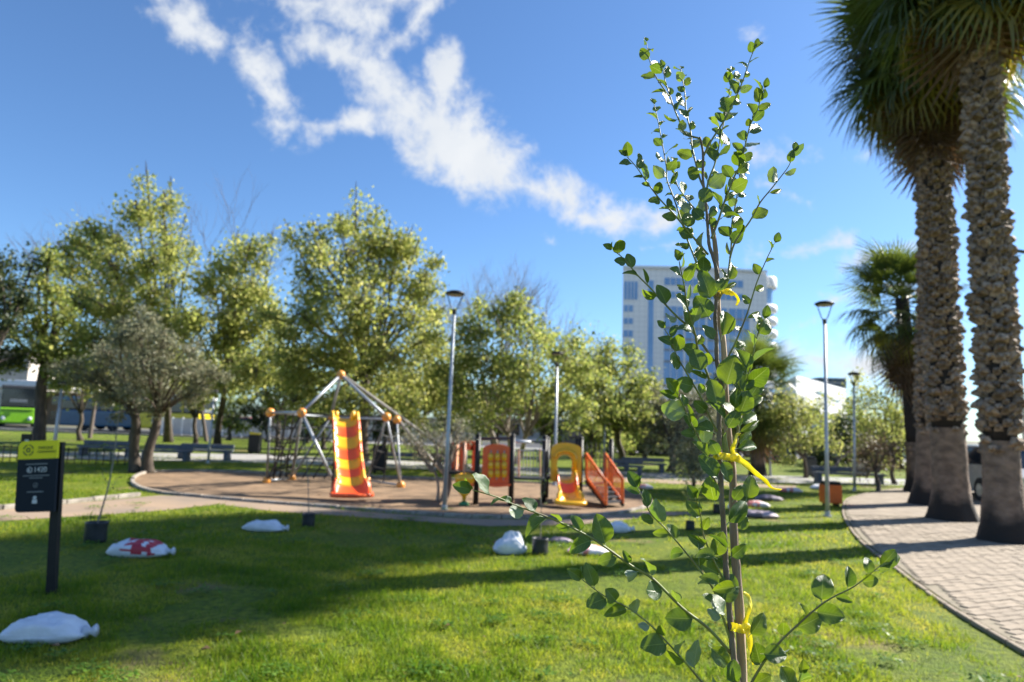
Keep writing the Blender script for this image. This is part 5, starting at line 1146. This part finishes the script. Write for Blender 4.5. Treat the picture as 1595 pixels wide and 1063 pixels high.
# loose earth and litter
# ------------------------------------------------------------------ the sapling in front
YS = 1.1
sap = thing('sapling', 'young sapling with round green leaves close to the camera', 'sapling', (P(1140, 1063, YS).x, YS, 0)); s0 = Vector(sap.location)
def Q(px, py, dy=0.0): return P(px, py, YS + dy) - s0
LV = []
def leaf_mesh(name, wid, fold, bend, twist, asym=0.0):
    nu, nv = 12, 8; vs = []; uvs = []
    for i in range(nu + 1):
        u = i / nu; w = wid * (math.sin(math.pi * min(1, u ** .82)) ** .62) * (1 - .08 * u) if 0 < u < 1 else 0.0
        if u == 0: w = .02
        if u == 1: w = .02
        cy = math.sin(bend * u) / bend if abs(bend) > 1e-3 else u; cz = -(1 - math.cos(bend * u)) / bend if abs(bend) > 1e-3 else 0
        for j in range(nv + 1):
            v = j / nv * 2 - 1; ww = w * .5 * v * (1 + asym * v); wave = (.05 * math.sin(u * 8 + v * 2 + wid * 20) + .025 * math.sin(u * 19 + wid * 9 + (3 if v > 0 else 0))) * abs(v) ** 2 * wid
            x, z = ww * math.cos(fold * abs(v)), abs(ww) * math.sin(fold) + wave; tw_ = twist * u
            vs.append((x * math.cos(tw_) - z * math.sin(tw_), cy, cz + x * math.sin(tw_) + z * math.cos(tw_))); uvs.append(((v + 1) / 2, u))
    fs = [(i * (nv + 1) + j, i * (nv + 1) + j + 1, (i + 1) * (nv + 1) + j + 1, (i + 1) * (nv + 1) + j) for i in range(nu) for j in range(nv)]
    # petiole
    o = len(vs); r = .016
    for y in (-.16, .04):
        for k in range(4): a = math.pi / 2 * k; vs.append((r * math.cos(a), y, r * math.sin(a) - .012)); uvs.append((.5, .5))
    fs += [(o + k, o + (k + 1) % 4, o + 4 + (k + 1) % 4, o + 4 + k) for k in range(4)]
    me = bpy.data.meshes.new(name); me.from_pydata(vs, [], fs); me.materials.append(M['sapleaf']); ul = me.uv_layers.new(name='UVMap')
    for p in me.polygons:
        p.use_smooth = True
        for li in p.loop_indices: ul.data[li].uv = uvs[me.loops[li].vertex_index]
    return me
for a in ((.74, .28, .5, .2, .06), (.86, .2, .35, -.2, -.05), (.66, .4, .8, .3, .08), (.80, .15, 1.1, -.3, 0), (.92, .3, .25, .1, -.08), (.60, .35, 1.7, .5, .05), (.72, .75, .9, .2, .1), (.88, .1, -.7, .3, .04), (.5, .9, .5, -.3, .05), (.78, .22, .15, 0, .1), (.70, .5, .6, -.5, -.06)): LV.append(leaf_mesh('leaf', *a))
nleaf = 0
def put_leaf(parent, pos, d, length, face, var=None, spin=None):
    """blade starts at pos, runs along d, face = wanted normal"""
    global nleaf
    y = d.normalized(); z = (face - y * face.dot(y)); z = z.normalized() if z.length > 1e-4 else y.orthogonal(); x = y.cross(z)
    m = Matrix((x, y, z)).transposed().to_4x4(); o = bpy.data.objects.new('leaf', LV[var if var is not None else random.randrange(len(LV))]); COL.objects.link(o); o.parent = parent
    if spin: m = m @ Matrix.Rotation(spin, 4, 'Y')
    o.matrix_basis = Matrix.Translation(pos + y * length * .15) @ m @ Matrix.Diagonal((length * random.uniform(.88, 1.08), length, length, 1)); nleaf += 1
TOCAM = Vector((0, -1, .0))
def branch(px, dy=0.0, r=.0022, leaf=(14, 30), gap=17, start=.06, mname='greenstem', skip_tip=False, parent=None, dens=1.0, seed=None):
    """px: pixel track from the joint to the tip; dy: how far the tip leans away (+) or towards (-) the camera"""
    if seed is not None: random.seed(seed)
    leaf = (leaf[0] * 1.25 + 2, leaf[1]); gap *= .88 if leaf[1] < 31 else .92
    k = len(px); pts = [Q(x, y, dy * (i / (k - 1)) ** 1.2) for i, (x, y) in enumerate(px)]; pts = smoothpath(pts, 5); n = len(pts); b = MB(); b.smooth = True
    b.tube(pts, [r * (1 - .68 * i / (n - 1)) for i in range(n)], 8); br = b.build('branch', M[mname], sap)
    cum = [0.0]
    for a, c in zip(pts, pts[1:]): cum.append(cum[-1] + (c - a).length)
    T = cum[-1]; pxl = YS / FPX; s = T * start; side = random.choice((-1, 1)); i = 0
    while s < T * .985:
        while i < n - 2 and cum[i + 1] < s: i += 1
        p = pts[i].lerp(pts[i + 1], (s - cum[i]) / max(1e-6, cum[i + 1] - cum[i])); t = (pts[i + 1] - pts[i]).normalized(); f = s / T
        ln = (leaf[1] + (leaf[0] - leaf[1]) * f ** 1.1) * (1.2 if leaf[1] < 31 else 1.0) * random.choice((random.uniform(.55, .9), random.uniform(.85, 1.3), random.uniform(.9, 1.25))) * pxl
        lat = Vector((t.z, 0, -t.x)) * side; out_ = random.uniform(.45, 1.25) * (1 - .25 * f)
        d = t * 1.0 + lat * out_ + Vector((0, random.uniform(-.45, .45), 0)) + Vector((0, 0, random.uniform(-.15, .15)))
        face = Vector((random.gauss(0, .42), -1, random.gauss(.28, .45))); 
        if random.random() < .16: face = Vector((random.gauss(.8, .4), random.uniform(-.3, .5), random.gauss(.3, .5)))
        if random.random() < .14: face = -face
        put_leaf(br, p, d, ln, face); side = -side; s += gap * pxl * random.uniform(.65, 1.35) * (.7 + .55 * (1 - f)) / dens
    if not skip_tip:
        t = (pts[-1] - pts[-3]).normalized(); e = pts[-1]
        put_leaf(br, e, t, leaf[0] * .9 * pxl, Vector((.2, -1, .2)), 0); put_leaf(br, e, t + Vector((.5, .1, .1)), leaf[0] * .65 * pxl, Vector((-.6, -.6, .3)), 2)
    return br
# leader stem
stem_px = [(1150, 1130), (1142, 1018), (1136, 950), (1131, 890), (1128, 830), (1124, 776), (1121, 710), (1120, 650), (1124, 603), (1117, 565), (1116, 531), (1114, 488), (1119, 440), (1112, 405), (1105, 384), (1103, 363), (1100, 322), (1095, 281), (1095, 239), (1090, 214)]
SP = [Vector((.02, .02, -.02)), Vector((.01, .01, .55))] + [Q(x, y) for x, y in stem_px]; SP = smoothpath(SP, 5); n = len(SP); b = MB(); b.smooth = True
rad = [.0052 * (1 - .62 * max(0, i - 10) / (n - 11)) * (1 + .10 * math.sin(i * 2.1)) if i > 10 else .0056 for i in range(n)]
b.tube(SP, rad, 10); stem = b.build('stem', M['stem'], sap)
def bl(*a, **k): return branch(*a, **k)
bl([(1090, 216), (1067, 208), (1058, 188), (1050, 169), (1043, 148), (1036, 126), (1033, 108)], -.03, .0018, (11, 22), 16, seed=1)
bl([(1042, 150), (1024, 124), (1015, 105), (1010, 85), (1007, 66)], .02, .0013, (9, 19), 16, seed=2)
bl([(1095, 290), (1089, 275), (1078, 230), (1076, 207), (1069, 175), (1067, 146), (1062, 119), (1061, 108)], .05, .0019, (10, 24), 16, seed=3)
bl([(1096, 243), (1107, 221), (1130, 185), (1148, 148), (1159, 121), (1168, 94), (1176, 74)], -.04, .0018, (10, 24), 15, seed=4)
bl([(1099, 306), (1104, 280), (1114, 254), (1121, 221), (1127, 194), (1132, 166), (1137, 139), (1140, 112)], .05, .0017, (10, 24), 15, seed=5)
bl([(1108, 372), (1119, 343), (1128, 316), (1136, 295), (1144, 275), (1155, 252), (1164, 212), (1171, 189), (1180, 171), (1186, 150), (1190, 139)], -.05, .002, (12, 26), 15, seed=6)
bl([(1118, 470), (1132, 440), (1136, 413), (1139, 384), (1140, 349), (1147, 312), (1151, 281), (1154, 262), (1157, 240)], .06, .002, (14, 28), 18, seed=7)
bl([(1137, 402), (1143, 382), (1153, 365), (1168, 345), (1184, 316), (1201, 295), (1216, 276), (1229, 258), (1236, 238)], -.03, .0018, (13, 21), 24, start=.2, seed=8)
bl([(1103, 397), (1085, 376), (1064, 351), (1048, 332), (1029, 312), (1014, 293), (1002, 276), (990, 259), (977, 245)], -.06, .0019, (12, 22), 18, seed=9)
bl([(1117, 470), (1100, 440), (1087, 419), (1083, 405), (1070, 372), (1064, 353), (1056, 328), (1048, 305), (1039, 281), (1038, 261), (1031, 221), (1024, 184), (1019, 164)], .05, .0021, (12, 25), 18, seed=10)
bl([(1097, 341), (1086, 330), (1074, 316), (1062, 300), (1056, 291), (1050, 270), (1049, 252)], .08, .0016, (12, 20), 16, seed=11)
bl([(1112, 563), (1093, 535), (1074, 511), (1055, 494), (1033, 471), (1012, 448), (994, 430), (971, 403), (955, 390)], -.07, .0022, (13, 24), 24, start=.25, seed=12)
bl([(1120, 640), (1107, 599), (1101, 581), (1087, 544), (1083, 522), (1076, 497), (1069, 471), (1066, 446), (1061, 424), (1058, 408)], -.09, .0023, (15, 28), 22, start=.15, seed=13)
bl([(1120, 675), (1110, 659), (1095, 626), (1080, 599), (1067, 577), (1053, 552), (1046, 531), (1035, 513)], -.05, .002, (12, 30), 22, start=.2, seed=14)
bl([(1117, 755), (1113, 748), (1100, 707), (1085, 675), (1074, 655), (1064, 631), (1054, 612)], -.08, .0019, (22, 38), 26, start=.25, seed=15)
bl([(1124, 612), (1127, 599), (1132, 563), (1146, 533), (1164, 488), (1175, 452), (1182, 432), (1195, 402), (1206, 380)], -.06, .002, (13, 27), 26, start=.3, seed=16)
bl([(1135, 720), (1149, 671), (1147, 650), (1156, 620), (1164, 592), (1173, 553), (1180, 522), (1189, 498)], -.06, .0021, (16, 42), 22, start=.2, seed=17)
bl([(1136, 722), (1148, 690), (1153, 660), (1157, 640)], .06, .0014, (26, 30), 24, seed=18)
bl([(1138, 1018), (1104, 980), (1061, 946), (1018, 903), (984, 882), (942, 852), (912, 833), (861, 809), (805, 788), (775, 775), (738, 764)], -.12, .0026, (22, 38), 27, start=.16, seed=19)
bl([(1150, 1125), (1120, 1095), (1095, 1065), (1074, 1040), (1044, 1006), (1010, 971), (976, 946), (942, 929), (908, 904)], -.10, .0022, (20, 36), 25, start=.1, seed=20)
bl([(1137, 995), (1125, 959), (1112, 920), (1091, 890), (1061, 852), (1035, 822), (1014, 801), (994, 762)], -.05, .0021, (22, 36), 25, start=.12, seed=21)
bl([(1128, 905), (1108, 865), (1095, 831), (1091, 801), (1083, 778)], -.06, .0018, (20, 32), 27, seed=22)
bl([(1155, 1095), (1172, 1061), (1193, 1027), (1214, 1001), (1240, 976), (1274, 946), (1300, 929), (1330, 914), (1368, 884)], -.08, .0023, (26, 34), 26, start=.1, seed=23)
bl([(1156, 1130), (1205, 1110), (1235, 1080), (1248, 1050)], -.06, .0018, (18, 30), 26, seed=24)
# larger leaves carried on the leader itself: centre, length px, angle of the blade (deg, 90 = up), turn of the face
for (x, y, ln, ang, tx, var) in [(1099, 306, 30, 80, .1, 4), (1101, 446, 50, 110, .15, 1), (1124, 442, 34, 60, -.4, 2), (1130, 503, 54, 75, .15, 6), (1096, 480, 42, 120, -.3, 1), (1088, 563, 38, 105, .2, 4), (1137, 580, 52, 75, -.25, 1), (1114, 616, 48, 100, .2, 4),
                                 (1159, 560, 44, 100, .2, 6), (1162, 596, 36, 80, .1, 0), (1177, 606, 34, 55, -.3, 1), (1159, 630, 38, 70, .2, 4), (1075, 658, 36, 110, .2, 6), (1094, 660, 50, 145, 1.2, 5), (1107, 729, 44, 125, .3, 0), (1113, 699, 26, 120, -.5, 1),
                                 (1165, 695, 42, 15, .1, 6), (1108, 765, 40, 110, -1.2, 1), (1168, 762, 38, 75, .3, 0), (1150, 768, 32, 60, -.2, 2), (1149, 798, 50, 50, .1, 6), (1132, 733, 34, -65, .2, 0), (1157, 815, 28, 55, .2, 2),
                                 (1118, 640, 40, 130, .6, 8), (1140, 655, 34, 60, -.6, 9), (1095, 700, 36, 120, .4, 6), (1122, 845, 34, 140, .7, 8), (1150, 860, 30, 40, .3, 1), (1100, 860, 36, 150, .9, 5), (1146, 620, 38, 85, -.3, 6), (1105, 520, 30, 130, .5, 9), (1141, 425, 28, 70, .5, 2), (1110, 330, 24, 60, .4, 0), (1088, 335, 24, 130, -.4, 4),
                                 (1131, 916, 38, 185, .2, 6), (1180, 976, 40, 50, .4, 0), (1205, 1020, 36, 0, .2, 4), (1122, 1022, 44, -40, .1, 0), (1140, 1050, 34, 110, -1.0, 3), (1120, 940, 44, 120, 1.1, 3), (1109, 900, 34, 140, .9, 5)]:
    a = R(ang); d = Vector((math.cos(a), random.uniform(-.25, .1), math.sin(a))); c = Q(x, y, -.03 - random.random() * .02); L_ = ln * .93 * YS / FPX
    put_leaf(stem, c - d * L_ * .55, d, L_, Vector((tx, -1, random.uniform(-.1, .5))), var)
print('leaves', nleaf)
# stake beside the stem
k_ = [(1157, 1075), (1150, 925), (1144, 848), (1142, 790), (1141, 733), (1132, 655), (1130, 607), (1127, 535), (1119, 488), (1115, 394), (1106, 333)]
kp = [P(x, y, YS + .012) for x, y in k_]; g0 = Vector((kp[0].x + .03, YS + .0, -.05)); sk = thing('wooden_stake', 'straight brown wooden stake tied beside the sapling stem', 'stake', (g0.x, g0.y, 0)); kb = Vector(sk.location)
b = MB(); b.smooth = True; pts = [g0 - kb, g0.lerp(kp[0], .5) - kb] + [p - kb for p in kp]; pts = smoothpath(pts, 4); n = len(pts)
b.tube(pts, [(.0078 - .0042 * max(0, (i - 6)) / (n - 7)) * (1 + .05 * math.sin(i * 1.9)) for i in range(n)], 12); b.build('shaft', M['stake'], sk)
# yellow plastic ties
def ribbon(b, pts, w, up=Vector((0, -1, 0)), tw=0.0, th=.0003):
    pts = smoothpath(pts, 6); n = len(pts); vs = []
    for i, p in enumerate(pts):
        t = (pts[min(i + 1, n - 1)] - pts[max(0, i - 1)]).normalized(); s = t.cross(up).normalized(); a = tw * i / n + .22 * math.sin(i * .6); s = Quaternion(t, a) @ s; nn = t.cross(s).normalized()
        ww = (w[0] + (w[1] - w[0]) * i / (n - 1)) * (1 + .08 * math.sin(i * 1.1)) / 2
        vs += [p - s * ww + nn * th, p + nn * (th + ww * .3), p + s * ww + nn * th, p + s * ww - nn * th, p + nn * (-th + ww * .3), p - s * ww - nn * th]
    f = []
    for i in range(n - 1):
        for j in range(6): f.append((i * 6 + j, i * 6 + (j + 1) % 6, (i + 1) * 6 + (j + 1) % 6, (i + 1) * 6 + j))
    f += [(0, 1, 2, 3, 4, 5), tuple((n - 1) * 6 + j for j in range(6))[::-1]]; b.add(vs, f)
def tie(label, cx, cy, tails, wb=12, loop=(1124, 1150)):
    c = P(cx, cy, YS - .016); root = thing('plastic_tie', label, 'tie', c, 0, 'yellow tape ties on the sapling'); b = MB(); b.smooth = True
    l, r = P(loop[0], cy + 2, YS) - c, P(loop[1], cy, YS) - c
    ring = []
    for i in range(17): a = 2 * math.pi * i / 16; m = (l + r) / 2; ring.append(Vector((m.x + (r.x - l.x) / 2 * 1.08 * math.cos(a), m.y + .013 * math.sin(a), m.z + .0015 * math.sin(2 * a))))
    ribbon(b, ring, (wb * YS / FPX,) * 2, Vector((0, 0, 0)) + Vector((0.001, .001, 1)).cross(Vector((0, 0, 1))) + Vector((0, -1, .2))); b.build('band', M['ribbon'], root)
    b = MB(); b.smooth = True; b.ball((0, -.002, 0), .0055, 12, 8, (1.3, .8, 1)); b.ball((.006, -.003, -.003), .004, 10, 6, (1.2, .8, 1.1)); b.build('knot', M['ribbon'], root)
    for pts, w, tw in tails:
        w = tuple(q * .8 for q in w); b = MB(); b.smooth = True; ribbon(b, [P(x, y, YS - .018 + dy) - c for x, y, dy in pts], tuple(q * YS / FPX for q in w), tw=tw); b.build('tail', M['ribbon'], root)
tie('yellow tape tie halfway up the sapling with a long fluttering tail', 1143, 711, [([(1143, 711, 0), (1141, 700, -.004), (1145, 688, -.006), (1148, 678, -.002), (1153, 677, 0)], (10, 5), .6), ([(1146, 713, 0), (1160, 722, -.01), (1178, 738, -.014), (1192, 749, -.012), (1202, 760, -.005), (1217, 763, 0)], (13, 4), 1.2)], 11, (1117, 1148))
tie('yellow tape tie near the bottom with looped hanging tail', 1161, 975, [([(1160, 972, 0), (1165, 955, -.004), (1169, 943, -.002), (1166, 930, .004), (1158, 923, .008)], (9, 6), .5), ([(1163, 976, 0), (1168, 992, -.004), (1170, 1010, -.004), (1171, 1022, 0), (1173, 1036, 0)], (10, 3), .7), ([(1162, 976, 0), (1166, 995, .002), (1168, 1012, .004)], (10, 7), -.4)], 12, (1137, 1161))
tie('short pale yellow tape tie high on the sapling near large leaves', 1133, 455, [([(1130, 454, 0), (1139, 455, -.004), (1146, 460, -.004), (1150, 468, 0), (1147, 476, 0)], (4, 6), 1.0)], 6, (1112, 1130))
print('objects', len(bpy.data.objects), 'tris', sum(len(o.data.loop_triangles) if False else len(o.data.polygons) * 2 for o in bpy.data.objects if o.type == 'MESH'))
